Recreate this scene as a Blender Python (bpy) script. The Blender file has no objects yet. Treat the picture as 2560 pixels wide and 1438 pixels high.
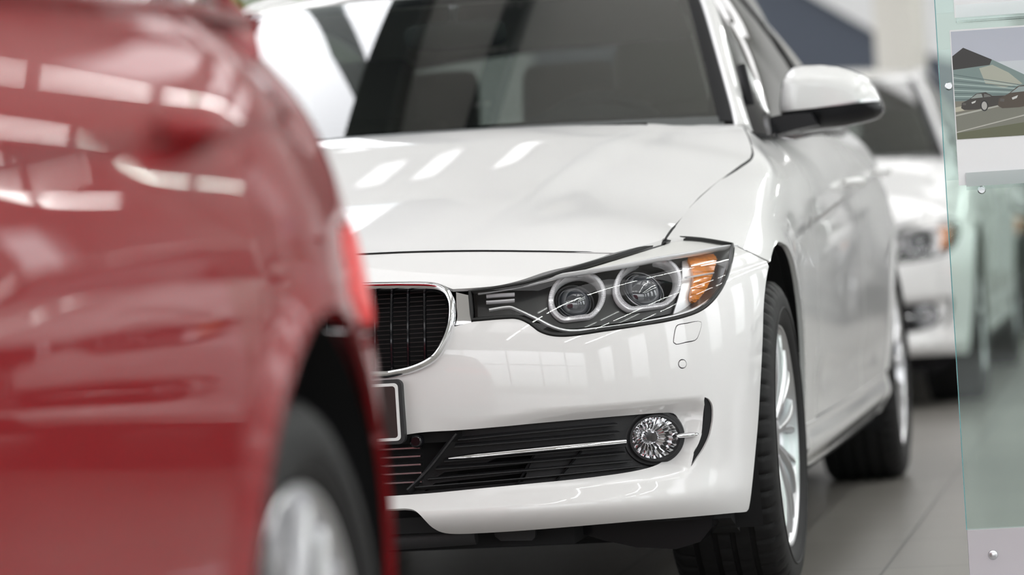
import bpy, bmesh, math, random
import numpy as np
from mathutils import Matrix, Vector
from mathutils.geometry import delaunay_2d_cdt

SC = bpy.context.scene
COL = SC.collection
# ---------------------------------------------------------------- camera
cam_d = bpy.data.cameras.new('camera'); cam = bpy.data.objects.new('camera', cam_d); COL.objects.link(cam)
SC.camera = cam
cam_d.sensor_width = 36.0; cam_d.lens = 8176*36/2560; cam_d.clip_start = .05; cam_d.clip_end = 200
_y, _p, _r = math.radians(11.281), math.radians(-.837), math.radians(-3.563)
_f = Vector((-math.sin(_y)*math.cos(_p), math.cos(_y)*math.cos(_p), math.sin(_p)))
_rt = Vector((math.cos(_y), math.sin(_y), 0)); _up = _rt.cross(_f)
_r2 = math.cos(_r)*_rt+math.sin(_r)*_up; _u2 = -math.sin(_r)*_rt+math.cos(_r)*_up
_M = Matrix((_r2, _u2, -_f)).transposed().to_4x4(); _M.translation = Vector((1.657, -6.758, .759))
cam.matrix_world = _M
cam_d.dof.use_dof = True; cam_d.dof.focus_distance = 6.15; cam_d.dof.aperture_fstop = 2.6
# ---------------------------------------------------------------- daylight and exposure
SC.view_settings.view_transform = 'Standard'; SC.view_settings.look = 'None'
SC.view_settings.exposure = 0.10; SC.view_settings.gamma = 1.0; SC.view_settings.use_curve_mapping = False
w = bpy.data.worlds.new('overcast sky'); SC.world = w; w.use_nodes = True
nt = w.node_tree; nt.nodes.clear()
_o = nt.nodes.new('ShaderNodeOutputWorld'); _b = nt.nodes.new('ShaderNodeBackground'); _c = nt.nodes.new('ShaderNodeTexCoord')
_s = nt.nodes.new('ShaderNodeSeparateXYZ'); _q = nt.nodes.new('ShaderNodeValToRGB')
nt.links.new(_c.outputs['Generated'], _s.inputs[0]); nt.links.new(_s.outputs['Z'], _q.inputs[0])
_q.color_ramp.elements[0].position = 0.0; _q.color_ramp.elements[0].color = (.10, .11, .09, 1)
_q.color_ramp.elements[1].position = .25; _q.color_ramp.elements[1].color = (.955, .965, 1.0, 1)
_e = _q.color_ramp.elements.new(.03); _e.color = (.45, .48, .47, 1)
nt.links.new(_q.outputs[0], _b.inputs['Color']); _b.inputs['Strength'].default_value = 3.8
nt.links.new(_b.outputs[0], _o.inputs[0])
# ceiling lamps are built with the hall further down; their strength is set here
PANEL_STRENGTH = 1.9
TUBE_STRENGTH = 42.0
# ---------------------------------------------------------------- body surfaces of the saloon (metres, nose towards -Y, front axle at y = 0)
def spl_basis(xs):
    """cardinal basis of the natural cubic spline through xs; linear beyond the ends"""
    xs = np.asarray(xs, float); n = len(xs); h = np.diff(xs)
    A = np.zeros((n, n)); B = np.zeros((n, n)); A[0, 0] = A[-1, -1] = 1
    for i in range(1, n-1):
        A[i, i-1] = h[i-1]; A[i, i] = 2*(h[i-1]+h[i]); A[i, i+1] = h[i]
        B[i, i-1] = 6/h[i-1]; B[i, i] = -6/h[i-1]-6/h[i]; B[i, i+1] = 6/h[i]
    M = np.linalg.solve(A, B)
    def f(q):
        q = np.asarray(q, float).ravel(); qc = np.clip(q, xs[0], xs[-1])
        k = np.clip(np.searchsorted(xs, qc, side='right')-1, 0, n-2); hk = h[k]
        a = (xs[k+1]-qc)/hk; b = 1-a; out = np.zeros((len(q), n)); r = np.arange(len(q))
        out[r, k] += a; out[r, k+1] += b
        out += ((a**3-a)*hk**2/6)[:, None]*M[k] + ((b**3-b)*hk**2/6)[:, None]*M[k+1]
        for side, i, j in ((q < xs[0], 0, 1), (q > xs[-1], n-2, n-1)):
            if side.any():
                e = xs[0] if i == 0 else xs[-1]; d = (q[side]-e)[:, None]; hh = h[0] if i == 0 else h[-1]
                row = np.zeros(n); row[i] = -1/hh; row[j] = 1/hh
                row = row + (-(2*M[i]+M[j])*hh/6 if i == 0 else (M[i]+2*M[j])*hh/6)
                out[side] += d*row
        return out
    return f
def spl(pairs):
    b = spl_basis([p[0] for p in pairs]); v = np.array([p[1] for p in pairs], float)
    return lambda q: b(q) @ v
def sst(x): x = np.clip(x, 0, 1); return x*x*(3-2*x)
NOSE_B = spl([(.17,.665),(.20,.728),(.235,.782),(.253,.792),(.27,.787),(.30,.773),(.36,.776),(.42,.786),(.50,.790),(.58,.782),(.64,.765),(.68,.745),(.72,.712),(.745,.682),(.77,.64)])
NOSE_A = spl([(.17,.857),(.20,.863),(.30,.880),(.40,.893),(.50,.903),(.60,.907),(.66,.906),(.69,.901),(.71,.888),(.725,.872),(.741,.852),(.77,.81)])
NOSE_N = spl([(.17,3.6),(.30,3.4),(.50,3.1),(.62,2.9),(.68,2.65),(.70,2.48),(.72,2.28),(.741,2.12),(.77,2.0)])
def nose(u, z, off=0.0):
    """front shell: u = 0 centre line .. 1 side at the axle, z = height"""
    u = np.asarray(u, float); z = np.asarray(z, float)
    A, B, N = NOSE_A(z)-off, NOSE_B(z)-off, NOSE_N(z)
    ph = u*np.pi/2; s, c = np.sin(ph), np.cos(ph)
    r = (np.abs(s)**N+np.abs(c)**N+1e-12)**(-1/N)
    return np.stack([A*s*r, -B*c*r, z], -1)
def nose_in(off): return lambda u, z: nose(u, z, off)
# hood
HC = spl([(-.72,.735),(-.66,.752),(-.6,.774),(-.5,.805),(-.3,.857),(-.1,.907),(.1,.955),(.3,.997),(.42,1.010),(.55,1.014),(.7,1.016)])
HE = spl([(-.72,.69),(-.66,.69),(-.43,.706),(-.28,.711),(-.13,.717),(.02,.741),(.14,.765),(.24,.788),(.30,.801),(.45,.805),(.7,.81)])
HZ = spl([(-.72,.585),(-.65,.632),(-.60,.666),(-.56,.690),(-.50,.720),(-.43,.744),(-.28,.773),(-.13,.805),(.02,.843),(.14,.873),(.24,.897),(.30,.909),(.36,.928),(.45,.960),(.5,.974),(.7,.985)])
def hood(x, y):
    x = np.asarray(x, float); y = np.asarray(y, float); w = np.abs(x)/HE(y)
    z = HC(y)-(HC(y)-HZ(y))*w**2.7
    xr = .36+.22*(y+.66)/1.1
    z = z+.006*sst((xr-np.abs(x))/.09+.5)*sst((y+.62)/.3)
    return np.stack([x, y, z], -1)
# side: rows (stations) of nine points from the upper edge to the sill
SIDE_R = [-.42,-.28,-.13,.02,.15,.30,.45,.6,.85,1.2,2.0,2.5,2.81,3.1,3.4,3.64,3.86,4.20,4.56]
_S = [
 [-.42,(.706,.745),(.748,.728),(.790,.702),(.830,.672),(.856,.635),(.868,.58),(.866,.47),(.860,.35),(.843,.22)],
 [-.28,(.711,.773),(.768,.750),(.823,.718),(.858,.690),(.880,.650),(.886,.58),(.881,.47),(.871,.35),(.853,.22)],
 [-.13,(.717,.805),(.785,.785),(.838,.757),(.870,.722),(.885,.672),(.887,.59),(.881,.47),(.869,.35),(.852,.22)],
 [.02,(.741,.843),(.800,.825),(.844,.797),(.870,.760),(.882,.70),(.883,.60),(.874,.47),(.863,.35),(.848,.22)],
 [.15,(.767,.873),(.819,.855),(.852,.825),(.871,.78),(.880,.71),(.880,.60),(.870,.47),(.859,.35),(.844,.22)],
 [.30,(.801,.909),(.837,.882),(.860,.845),(.874,.79),(.880,.71),(.878,.60),(.869,.47),(.858,.35),(.843,.22)],
 [.45,(.768,.962),(.811,.920),(.855,.870),(.880,.81),(.886,.72),(.884,.60),(.874,.47),(.864,.35),(.846,.22)],
 [.6,(.775,.975),(.815,.934),(.862,.882),(.887,.81),(.892,.71),(.889,.60),(.880,.47),(.870,.35),(.850,.22)],
 [.85,(.806,.958),(.848,.922),(.878,.872),(.893,.80),(.899,.71),(.896,.60),(.888,.47),(.876,.35),(.854,.22)],
 [1.2,(.822,.966),(.862,.925),(.886,.87),(.898,.80),(.903,.71),(.900,.60),(.893,.47),(.88,.35),(.856,.22)],
 [2.0,(.822,.985),(.862,.94),(.887,.88),(.900,.80),(.904,.71),(.902,.60),(.895,.47),(.882,.35),(.858,.22)],
 [2.5,(.795,1.005),(.842,.96),(.878,.89),(.897,.805),(.903,.71),(.903,.60),(.897,.47),(.883,.35),(.860,.22)],
 [2.81,(.765,1.02),(.815,.975),(.857,.90),(.885,.81),(.896,.71),(.898,.60),(.893,.47),(.880,.35),(.858,.22)],
 [3.1,(.700,1.03),(.752,.985),(.800,.91),(.838,.82),(.858,.71),(.865,.60),(.868,.47),(.862,.35),(.840,.22)],
 [3.4,(.645,1.04),(.695,.99),(.740,.92),(.770,.82),(.788,.71),(.793,.60),(.790,.47),(.778,.35),(.755,.22)],
]
_N = [[(x, r[0], z) for x, z in r[1:]] for r in _S]
for (x0, y0, k) in ((.86, 3.62, .0), (.66, 3.75, .0), (.33, 3.83, .0), (0, 3.85, .0)):   # tail, x as a share of the width at 3.4
    _N.append([(x*x0, y0-(.10 if i == 0 else .045 if i == 1 else .015 if i == 2 else 0)-(.03 if i == 8 else 0), z) for i, (x, y, z) in enumerate(_N[14])])
SIDE_NET = np.array(_N); _br = spl_basis(SIDE_R); _bt = spl_basis(list(range(9)))
WHEELS = ((0.0, .318), (2.81, .318))
def side(r, t):
    """left flank: r = station (= y up to 3.4, then round the tail), t = 0 upper edge .. 8 sill"""
    r = np.asarray(r, float).ravel(); t = np.asarray(t, float).ravel()
    P = np.einsum('ni,ijk,nj->nk', _br(r), SIDE_NET, _bt(t))
    y, z = P[:, 1], P[:, 2]
    w = z-(.738+.072*(y-.25)-.012*np.clip(y-1.8, 0, 9)); wm = np.minimum(w, 0)
    P[:, 0] -= .012*sst((y-.22)/.35)*sst((3.3-y)/.3)*np.exp(wm/.06)*(1-np.exp(wm/.010))
    for (yc, zc) in WHEELS:
        d = np.hypot(y-yc, z-zc)
        P[:, 0] += .009*sst((.455-d)/.07)*sst((z-.22)/.15)
    w2 = z-.40
    P[:, 0] -= .010*sst((y-.5)/.3)*sst((2.35-y)/.3)*np.exp(-(w2/.045)**2)
    return P
# greenhouse: rail curve (pillar, roof edge) and the belt line
RAIL = np.array([(.752,.50,.965),(.728,.60,1.023),(.668,.85,1.169),(.607,1.10,1.304),(.582,1.205,1.357),(.574,1.46,1.404),(.568,1.9,1.411),(.560,2.3,1.380),(.562,2.6,1.315),(.585,2.9,1.200),(.625,3.18,1.075),(.645,3.30,1.035)])
BELT = np.array([(.805,.52,.945),(.812,.62,.957),(.816,.85,.962),(.820,1.10,.966),(.822,1.24,.969),(.823,1.5,.975),(.823,1.9,.984),(.812,2.3,.996),(.792,2.6,1.008),(.762,2.9,1.023),(.722,3.18,1.032),(.692,3.30,1.037)])
_bg = spl_basis(list(range(12)))
def rail(s): return _bg(s) @ RAIL
def cabin(s, v):
    """left greenhouse side: s = 0..11 along, v = 0 belt .. 1 rail"""
    s = np.asarray(s, float).ravel(); v = np.asarray(v, float).ravel()[:, None]
    P = (1-v)*(_bg(s) @ BELT)+v*(_bg(s) @ RAIL)
    P[:, 0] += .030*(4*v*(1-v))[:, 0]
    return P
def across(s, w, bulge, dy=0.0):
    """surface spanned between the left and right rail; w = -1..1 across, bulge = (forward, up) at the middle"""
    s = np.asarray(s, float).ravel(); w = np.asarray(w, float).ravel()
    P = rail(s); k = 1-np.abs(w)**2.2
    return np.stack([P[:, 0]*w, P[:, 1]+bulge[0]*k, P[:, 2]+bulge[1]*k], -1)
def windshield(w, s):
    s = np.asarray(s, float).ravel(); w = np.asarray(w, float).ravel(); e = .705*s/4; k = 1-np.abs(w)**2.2
    return np.stack([(.752-.241*e)*w, .50+e-.19*k, .962+.62*e-.085*e*e+.006*k], -1)
def roof(w, s): 
    s = np.asarray(s, float).ravel(); w = np.asarray(w, float).ravel()
    f = np.interp(s, [4, 5, 7.2, 8.2], [-.19, -.06, .02, .10]); u = np.interp(s, [4, 5, 7.2, 8.2], [.012, .03, .04, .05])
    P = rail(s); k = 1-np.abs(w)**2.2
    return np.stack([P[:, 0]*w, P[:, 1]+f*k, P[:, 2]+u*k], -1)
def rearglass(w, s): return across(s, w, (.10, .05))
def decklid(w, r):
    w = np.asarray(w, float).ravel(); r = np.asarray(r, float).ravel(); P = side(r, 0*r)
    y0 = np.interp(r, [3.0, 3.4, 3.66], [3.0, 3.42, 3.74])
    k = 1-np.abs(w)**2.2
    return np.stack([P[:, 0]*w, P[:, 1]*(1-k)+k*y0, P[:, 2]+.028*k], -1)
OUT = {
 'headlight': [(0.2569,0.6648),(0.2623,0.6654),(0.2676,0.666),(0.273,0.6665),(0.2783,0.6671),(0.2837,0.6678),(0.289,0.6685),(0.2957,0.6694),(0.3024,0.6704),(0.3091,0.6713),(0.3158,0.6724),(0.3225,0.6737),(0.3293,0.6752),(0.3374,0.6774),(0.3456,0.68),(0.3539,0.6827),(0.3624,0.6855),(0.3712,0.6883),(0.3801,0.691),(0.3892,0.6935),(0.3986,0.696),(0.4082,0.6985),(0.4182,0.701),(0.4286,0.7035),(0.4394,0.7061),(0.4481,0.7081),(0.4571,0.7101),(0.4664,0.7121),(0.4761,0.7142),(0.4861,0.7163),(0.4964,0.7184),(0.5071,0.7206),(0.5183,0.7228),(0.5298,0.7251),(0.5416,0.7273),(0.5538,0.7295),(0.5664,0.7317),(0.5746,0.7331),(0.583,0.7345),(0.5915,0.7359),(0.6002,0.7372),(0.6089,0.7384),(0.6175,0.7395),(0.6247,0.7401),(0.6312,0.7403),(0.637,0.74),(0.6443,0.7393),(0.6516,0.7385),(0.6588,0.7376),(0.6658,0.7365),(0.6727,0.7354),(0.6795,0.7341),(0.6883,0.7321),(0.697,0.73),(0.7056,0.7277),(0.7144,0.7254),(0.7235,0.7231),(0.7332,0.7208),(0.7208,0.7161),(0.709,0.7115),(0.6945,0.7054),(0.6821,0.6993),(0.6716,0.6932),(0.6627,0.6872),(0.6551,0.6813),(0.6482,0.6752),(0.6422,0.6691),(0.6367,0.6631),(0.6314,0.6572),(0.6261,0.6515),(0.621,0.6462),(0.6158,0.6409),(0.6106,0.6359),(0.6054,0.631),(0.6002,0.6263),(0.5945,0.6214),(0.5887,0.6169),(0.5829,0.6127),(0.5769,0.6089),(0.571,0.6055),(0.5651,0.6026),(0.5591,0.6),(0.5532,0.5979),(0.5466,0.596),(0.5402,0.5943),(0.5339,0.5928),(0.5276,0.5915),(0.5215,0.5903),(0.5155,0.5893),(0.5071,0.588),(0.499,0.5869),(0.4909,0.5859),(0.4831,0.585),(0.4753,0.5842),(0.4677,0.5834),(0.4585,0.5825),(0.4494,0.5816),(0.4404,0.5808),(0.4315,0.58),(0.4228,0.5792),(0.4142,0.5784),(0.4082,0.5777),(0.4023,0.5769),(0.3964,0.5761),(0.3906,0.5754),(0.3847,0.5749),(0.3789,0.5745),(0.3752,0.5745),(0.3716,0.5746),(0.3679,0.5748),(0.3642,0.5752),(0.3606,0.5759),(0.357,0.5768),(0.3529,0.5783),(0.3489,0.5803),(0.345,0.5829),(0.3412,0.5858),(0.3383,0.5891),(0.3356,0.5929),(0.3329,0.5968),(0.3301,0.6004),(0.3266,0.6039),(0.323,0.6071),(0.3192,0.6097),(0.3152,0.6117),(0.3112,0.6131),(0.3071,0.6138),(0.2991,0.6141),(0.2912,0.6141),(0.2832,0.6139),(0.2752,0.6136),(0.2672,0.6134),(0.2592,0.6132),(0.2589,0.6218),(0.2585,0.6304),(0.2581,0.639),(0.2577,0.6476),(0.2573,0.6562)],
 'bumper': [(0,0.268),(0,0.535),(0.03,0.53),(0.06,0.522),(0.1,0.519),(0.1488,0.5161),(0.1543,0.517),(0.1599,0.5177),(0.1654,0.5185),(0.1709,0.5194),(0.1764,0.5206),(0.1817,0.5223),(0.1867,0.5243),(0.1917,0.5264),(0.1967,0.5289),(0.2014,0.5318),(0.206,0.5352),(0.2102,0.5393),(0.2134,0.5435),(0.2162,0.5482),(0.2187,0.5534),(0.2209,0.5589),(0.2231,0.5645),(0.2251,0.5701),(0.227,0.5753),(0.2286,0.5807),(0.2301,0.5862),(0.2316,0.5918),(0.233,0.5973),(0.2345,0.6028),(0.2602,0.6101),(0.268,0.6103),(0.2758,0.6106),(0.2836,0.6109),(0.2914,0.6111),(0.2992,0.6111),(0.307,0.6108),(0.3108,0.6102),(0.3145,0.6088),(0.3181,0.6068),(0.3217,0.6039),(0.3252,0.6005),(0.3285,0.5968),(0.3314,0.5931),(0.3342,0.5892),(0.337,0.5854),(0.3401,0.5822),(0.344,0.5792),(0.348,0.5767),(0.3521,0.5746),(0.3563,0.5731),(0.36,0.5722),(0.3637,0.5715),(0.3675,0.5711),(0.3712,0.5708),(0.375,0.5708),(0.3788,0.5708),(0.3846,0.5711),(0.3904,0.5717),(0.3963,0.5724),(0.4021,0.5731),(0.4081,0.5739),(0.414,0.5747),(0.4226,0.5756),(0.4313,0.5765),(0.4402,0.5775),(0.4491,0.5784),(0.4582,0.5794),(0.4675,0.5804),(0.4752,0.5813),(0.483,0.5821),(0.491,0.5829),(0.4991,0.5838),(0.5074,0.5849),(0.5158,0.5862),(0.5219,0.5872),(0.5282,0.5884),(0.5345,0.5897),(0.541,0.5912),(0.5475,0.5929),(0.5542,0.5948),(0.5603,0.5969),(0.5665,0.5994),(0.5727,0.6023),(0.5788,0.6057),(0.5838,0.6088),(0.5887,0.6122),(0.5936,0.6158),(0.5984,0.6197),(0.6031,0.6237),(0.6084,0.6286),(0.6137,0.6336),(0.6189,0.6388),(0.6241,0.6442),(0.6294,0.6498),(0.6346,0.6555),(0.6399,0.6613),(0.6453,0.6673),(0.6512,0.6734),(0.6578,0.6795),(0.6653,0.6856),(0.6741,0.6918),(0.6846,0.698),(0.697,0.7043),(0.7116,0.7106),(0.7239,0.7155),(0.7367,0.7206),(0.738,0.7175),(0.7395,0.7144),(0.7415,0.7113),(0.7439,0.7082),(0.7469,0.705),(0.7505,0.7018),(0.7551,0.6984),(0.7607,0.695),(0.7673,0.6915),(0.7751,0.688),(0.7843,0.6845),(0.7852,0.6743),(0.7769,0.6677),(0.7699,0.6611),(0.7638,0.6545),(0.7585,0.6478),(0.7532,0.6401),(0.7485,0.6324),(0.7443,0.6247),(0.7406,0.617),(0.7373,0.6093),(0.7344,0.6015),(0.7308,0.5899),(0.7278,0.5782),(0.7253,0.5666),(0.7231,0.5549),(0.7211,0.5433),(0.7191,0.5316),(0.7168,0.5187),(0.7147,0.5058),(0.7127,0.4928),(0.7109,0.4799),(0.7091,0.467),(0.7074,0.4541),(0.7059,0.4411),(0.7044,0.4282),(0.703,0.4152),(0.7015,0.4023),(0.6999,0.3894),(0.6983,0.3764),(0.6968,0.3661),(0.6953,0.3557),(0.6937,0.3454),(0.6922,0.3351),(0.6908,0.3248),(0.6896,0.3146),(0.6884,0.3018),(0.6878,0.2891),(0.6874,0.2764),(0.6871,0.2637),(0.6863,0.2509),(0.6843,0.2379),(0.6828,0.2309),(0.6809,0.2239),(0.6787,0.2168),(0.6759,0.2098),(0.6725,0.2028),(0.6647,0.1988),(0.655,0.1991),(0.6458,0.1999),(0.6371,0.2009),(0.6289,0.2018),(0.6178,0.2027),(0.6075,0.2034),(0.5978,0.2042),(0.5885,0.2048),(0.5798,0.2054),(0.5714,0.206),(0.5607,0.2067),(0.5506,0.2073),(0.5409,0.2079),(0.5316,0.2084),(0.5227,0.2089),(0.5141,0.2094),(0.5036,0.2099),(0.4936,0.2104),(0.4838,0.2108),(0.4743,0.2112),(0.4651,0.2115),(0.456,0.2117),(0.4427,0.2119),(0.4297,0.2119),(0.4169,0.2118),(0.4044,0.2117),(0.392,0.2114),(0.3797,0.2112),(0.3675,0.211),(0.3553,0.2106),(0.3431,0.2103),(0.331,0.2099),(0.3188,0.2096),(0.3066,0.2093),(0.2984,0.2091),(0.2902,0.209),(0.282,0.209),(0.2738,0.2089),(0.2655,0.2089),(0.2572,0.209),(0.2522,0.209),(0.2471,0.209),(0.2421,0.209),(0.237,0.2092),(0.232,0.2095),(0.2271,0.21),(0.2227,0.2106),(0.2184,0.2116),(0.2142,0.213),(0.2103,0.2151),(0.2074,0.2174),(0.2048,0.2204),(0.2024,0.2238),(0.2001,0.2274),(0.1976,0.2323),(0.1954,0.2376),(0.1931,0.2429),(0.1908,0.2478),(0.1883,0.2527),(0.1854,0.2573),(0.1819,0.2617),(0.1778,0.2651),(0.174,0.2666),(0.1701,0.2673),(0.1661,0.268)],
 'opening': [(0,0.4052),(0.1682,0.4052),(0.1726,0.4057),(0.1771,0.4064),(0.1816,0.407),(0.186,0.4076),(0.1905,0.408),(0.1949,0.4083),(0.2018,0.4085),(0.2087,0.4084),(0.2156,0.4083),(0.2224,0.4081),(0.2292,0.4079),(0.2359,0.4079),(0.2459,0.408),(0.2559,0.4082),(0.2658,0.4084),(0.2757,0.4087),(0.2855,0.409),(0.2953,0.4092),(0.3017,0.4094),(0.3082,0.4097),(0.3147,0.4099),(0.3211,0.4102),(0.3276,0.4104),(0.334,0.4106),(0.3437,0.4109),(0.3535,0.4111),(0.3633,0.4113),(0.3731,0.4115),(0.3829,0.4116),(0.3929,0.4118),(0.4029,0.412),(0.413,0.4122),(0.4233,0.4123),(0.4336,0.4125),(0.4442,0.4125),(0.455,0.4125),(0.4641,0.4124),(0.4734,0.4124),(0.4828,0.4123),(0.4925,0.412),(0.5025,0.4115),(0.5128,0.4107),(0.5182,0.4099),(0.5235,0.4082),(0.5286,0.4054),(0.5324,0.4008),(0.5348,0.3947),(0.5357,0.3896),(0.5359,0.3844),(0.5355,0.3793),(0.5348,0.3739),(0.5338,0.3686),(0.5324,0.3635),(0.5307,0.3584),(0.5285,0.3529),(0.5261,0.3475),(0.5233,0.3424),(0.5203,0.3376),(0.5168,0.3329),(0.5131,0.3286),(0.5091,0.3247),(0.5049,0.3213),(0.5004,0.3185),(0.4956,0.3163),(0.4908,0.3146),(0.4859,0.3132),(0.4802,0.3119),(0.4745,0.3108),(0.4688,0.3099),(0.4633,0.3091),(0.4577,0.3084),(0.4522,0.3078),(0.4416,0.3069),(0.4311,0.306),(0.4208,0.3052),(0.4106,0.3046),(0.4005,0.3039),(0.3905,0.3034),(0.3773,0.3027),(0.3642,0.3021),(0.3512,0.3015),(0.3382,0.301),(0.3252,0.3004),(0.3122,0.2997),(0.3025,0.2992),(0.2927,0.2986),(0.2828,0.298),(0.273,0.2974),(0.2631,0.2968),(0.2531,0.2962),(0.243,0.2956),(0.2329,0.295),(0.2227,0.2945),(0.2125,0.2939),(0.2021,0.2934),(0.1917,0.2929),(0.1854,0.2927),(0.1791,0.2925),(0.1727,0.2923),(0.1663,0.2922),(0.1599,0.2921),(0.1535,0.2919),(0,0.2919)],
 'recess': [(0.1875,0.4279),(0.1946,0.4389),(0.2049,0.4422),(0.2173,0.4404),(0.2308,0.4362),(0.2441,0.432),(0.2563,0.4306),(0.2695,0.4317),(0.2826,0.4331),(0.2957,0.4346),(0.3088,0.436),(0.3218,0.4373),(0.3348,0.4384),(0.351,0.4395),(0.3673,0.4403),(0.3837,0.441),(0.4003,0.4416),(0.4172,0.4421),(0.4345,0.4425),(0.4475,0.4427),(0.4609,0.4429),(0.4746,0.443),(0.4889,0.443),(0.5036,0.4428),(0.5191,0.4424),(0.5244,0.4423),(0.5298,0.4422),(0.5354,0.442),(0.541,0.4415),(0.5467,0.4406),(0.5525,0.4393),(0.5575,0.4368),(0.562,0.433),(0.566,0.4285),(0.5697,0.4224),(0.5717,0.4156),(0.5724,0.4094),(0.5724,0.4032),(0.5717,0.3971),(0.5706,0.3908),(0.5691,0.3846),(0.5674,0.3785),(0.5654,0.3725),(0.5635,0.3673),(0.5614,0.3621),(0.5592,0.357),(0.557,0.352),(0.5548,0.3469),(0.5527,0.3417),(0.5507,0.3365),(0.5486,0.3314),(0.5465,0.3263),(0.5442,0.3214),(0.5419,0.3163),(0.5397,0.3109),(0.5376,0.3056),(0.5351,0.3008),(0.5321,0.2966),(0.5283,0.2935),(0.5215,0.2903),(0.5143,0.2882),(0.5071,0.2869),(0.4998,0.2861),(0.4926,0.2857),(0.4856,0.2853),(0.4769,0.285),(0.4684,0.2852),(0.46,0.2857),(0.4517,0.2863),(0.4436,0.2869),(0.4356,0.2872),(0.4138,0.2875),(0.3926,0.2876),(0.3717,0.2876),(0.3511,0.2873),(0.3306,0.2869),(0.31,0.2862),(0.2937,0.2833),(0.2771,0.2775),(0.2603,0.2716),(0.2437,0.2682),(0.2275,0.2701),(0.2119,0.2799),(0.1981,0.2977),(0.188,0.3208),(0.1822,0.3475),(0.1804,0.3757),(0.1821,0.4031)],
 'slot': [(0.5618,0.4359),(0.5659,0.4338),(0.5696,0.4312),(0.5724,0.4271),(0.5747,0.4228),(0.5761,0.4181),(0.5768,0.4126),(0.577,0.4071),(0.5768,0.4016),(0.5764,0.3962),(0.5758,0.3907),(0.5749,0.3853),(0.5737,0.38),(0.5725,0.3747),(0.5709,0.3686),(0.5691,0.3627),(0.5668,0.3569),(0.5642,0.3515),(0.5613,0.3462),(0.5583,0.3411),(0.5552,0.3361),(0.5519,0.3312),(0.5484,0.3267),(0.5449,0.3221),(0.5421,0.3183),(0.5393,0.3145),(0.5366,0.3107),(0.5339,0.3069),(0.5355,0.3131),(0.5371,0.3194),(0.5388,0.3257),(0.5408,0.3318),(0.5434,0.3378),(0.5463,0.3436),(0.5491,0.3495),(0.5512,0.3547),(0.5532,0.3599),(0.5551,0.3651),(0.5567,0.3705),(0.5581,0.3759),(0.5593,0.3813),(0.5604,0.3868),(0.5614,0.3923),(0.5622,0.3979),(0.5629,0.4041),(0.5633,0.4103),(0.5633,0.4166),(0.5621,0.4228),(0.5608,0.4291),(0.5611,0.4325)],
 'washer': [(0.5197,0.5729),(0.5214,0.5761),(0.524,0.5782),(0.5294,0.5795),(0.535,0.58),(0.5407,0.5804),(0.5454,0.581),(0.5501,0.5816),(0.555,0.582),(0.5599,0.582),(0.5652,0.5793),(0.5654,0.5746),(0.564,0.5699),(0.5624,0.5652),(0.5606,0.5606),(0.5582,0.5546),(0.5552,0.5489),(0.5506,0.5448),(0.5451,0.5436),(0.5395,0.5431),(0.5341,0.5426),(0.5287,0.5417),(0.5234,0.5408),(0.5182,0.5407),(0.5143,0.5446),(0.5141,0.5482),(0.5147,0.5518),(0.5157,0.5572),(0.5168,0.5625),(0.518,0.5678)],
 'sensor': [(0.5335,0.5024),(0.5332,0.5),(0.5323,0.4979),(0.5311,0.4962),(0.5295,0.4949),(0.5278,0.4942),(0.5259,0.4941),(0.5241,0.4946),(0.5225,0.4957),(0.5211,0.4973),(0.5201,0.4993),(0.5195,0.5015),(0.5194,0.5039),(0.5197,0.5062),(0.5206,0.5083),(0.5218,0.5101),(0.5233,0.5114),(0.525,0.5121),(0.5269,0.5122),(0.5287,0.5117),(0.5304,0.5106),(0.5318,0.509),(0.5328,0.507),(0.5334,0.5047)],
 'hoodgap': [(0.107,0.7496),(0.1203,0.7493),(0.1336,0.749),(0.1468,0.7488),(0.1601,0.7485),(0.1733,0.7482),(0.1864,0.7477),(0.2022,0.747),(0.2179,0.7462),(0.2336,0.7454),(0.2492,0.7444),(0.2648,0.7434),(0.2803,0.7422),(0.2975,0.7408),(0.3146,0.7392),(0.3317,0.7376),(0.3487,0.7358),(0.3657,0.7341),(0.3827,0.7323),(0.3978,0.7306),(0.4129,0.7289),(0.4281,0.7272),(0.4433,0.7254),(0.4586,0.7237),(0.474,0.7219)],
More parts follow.
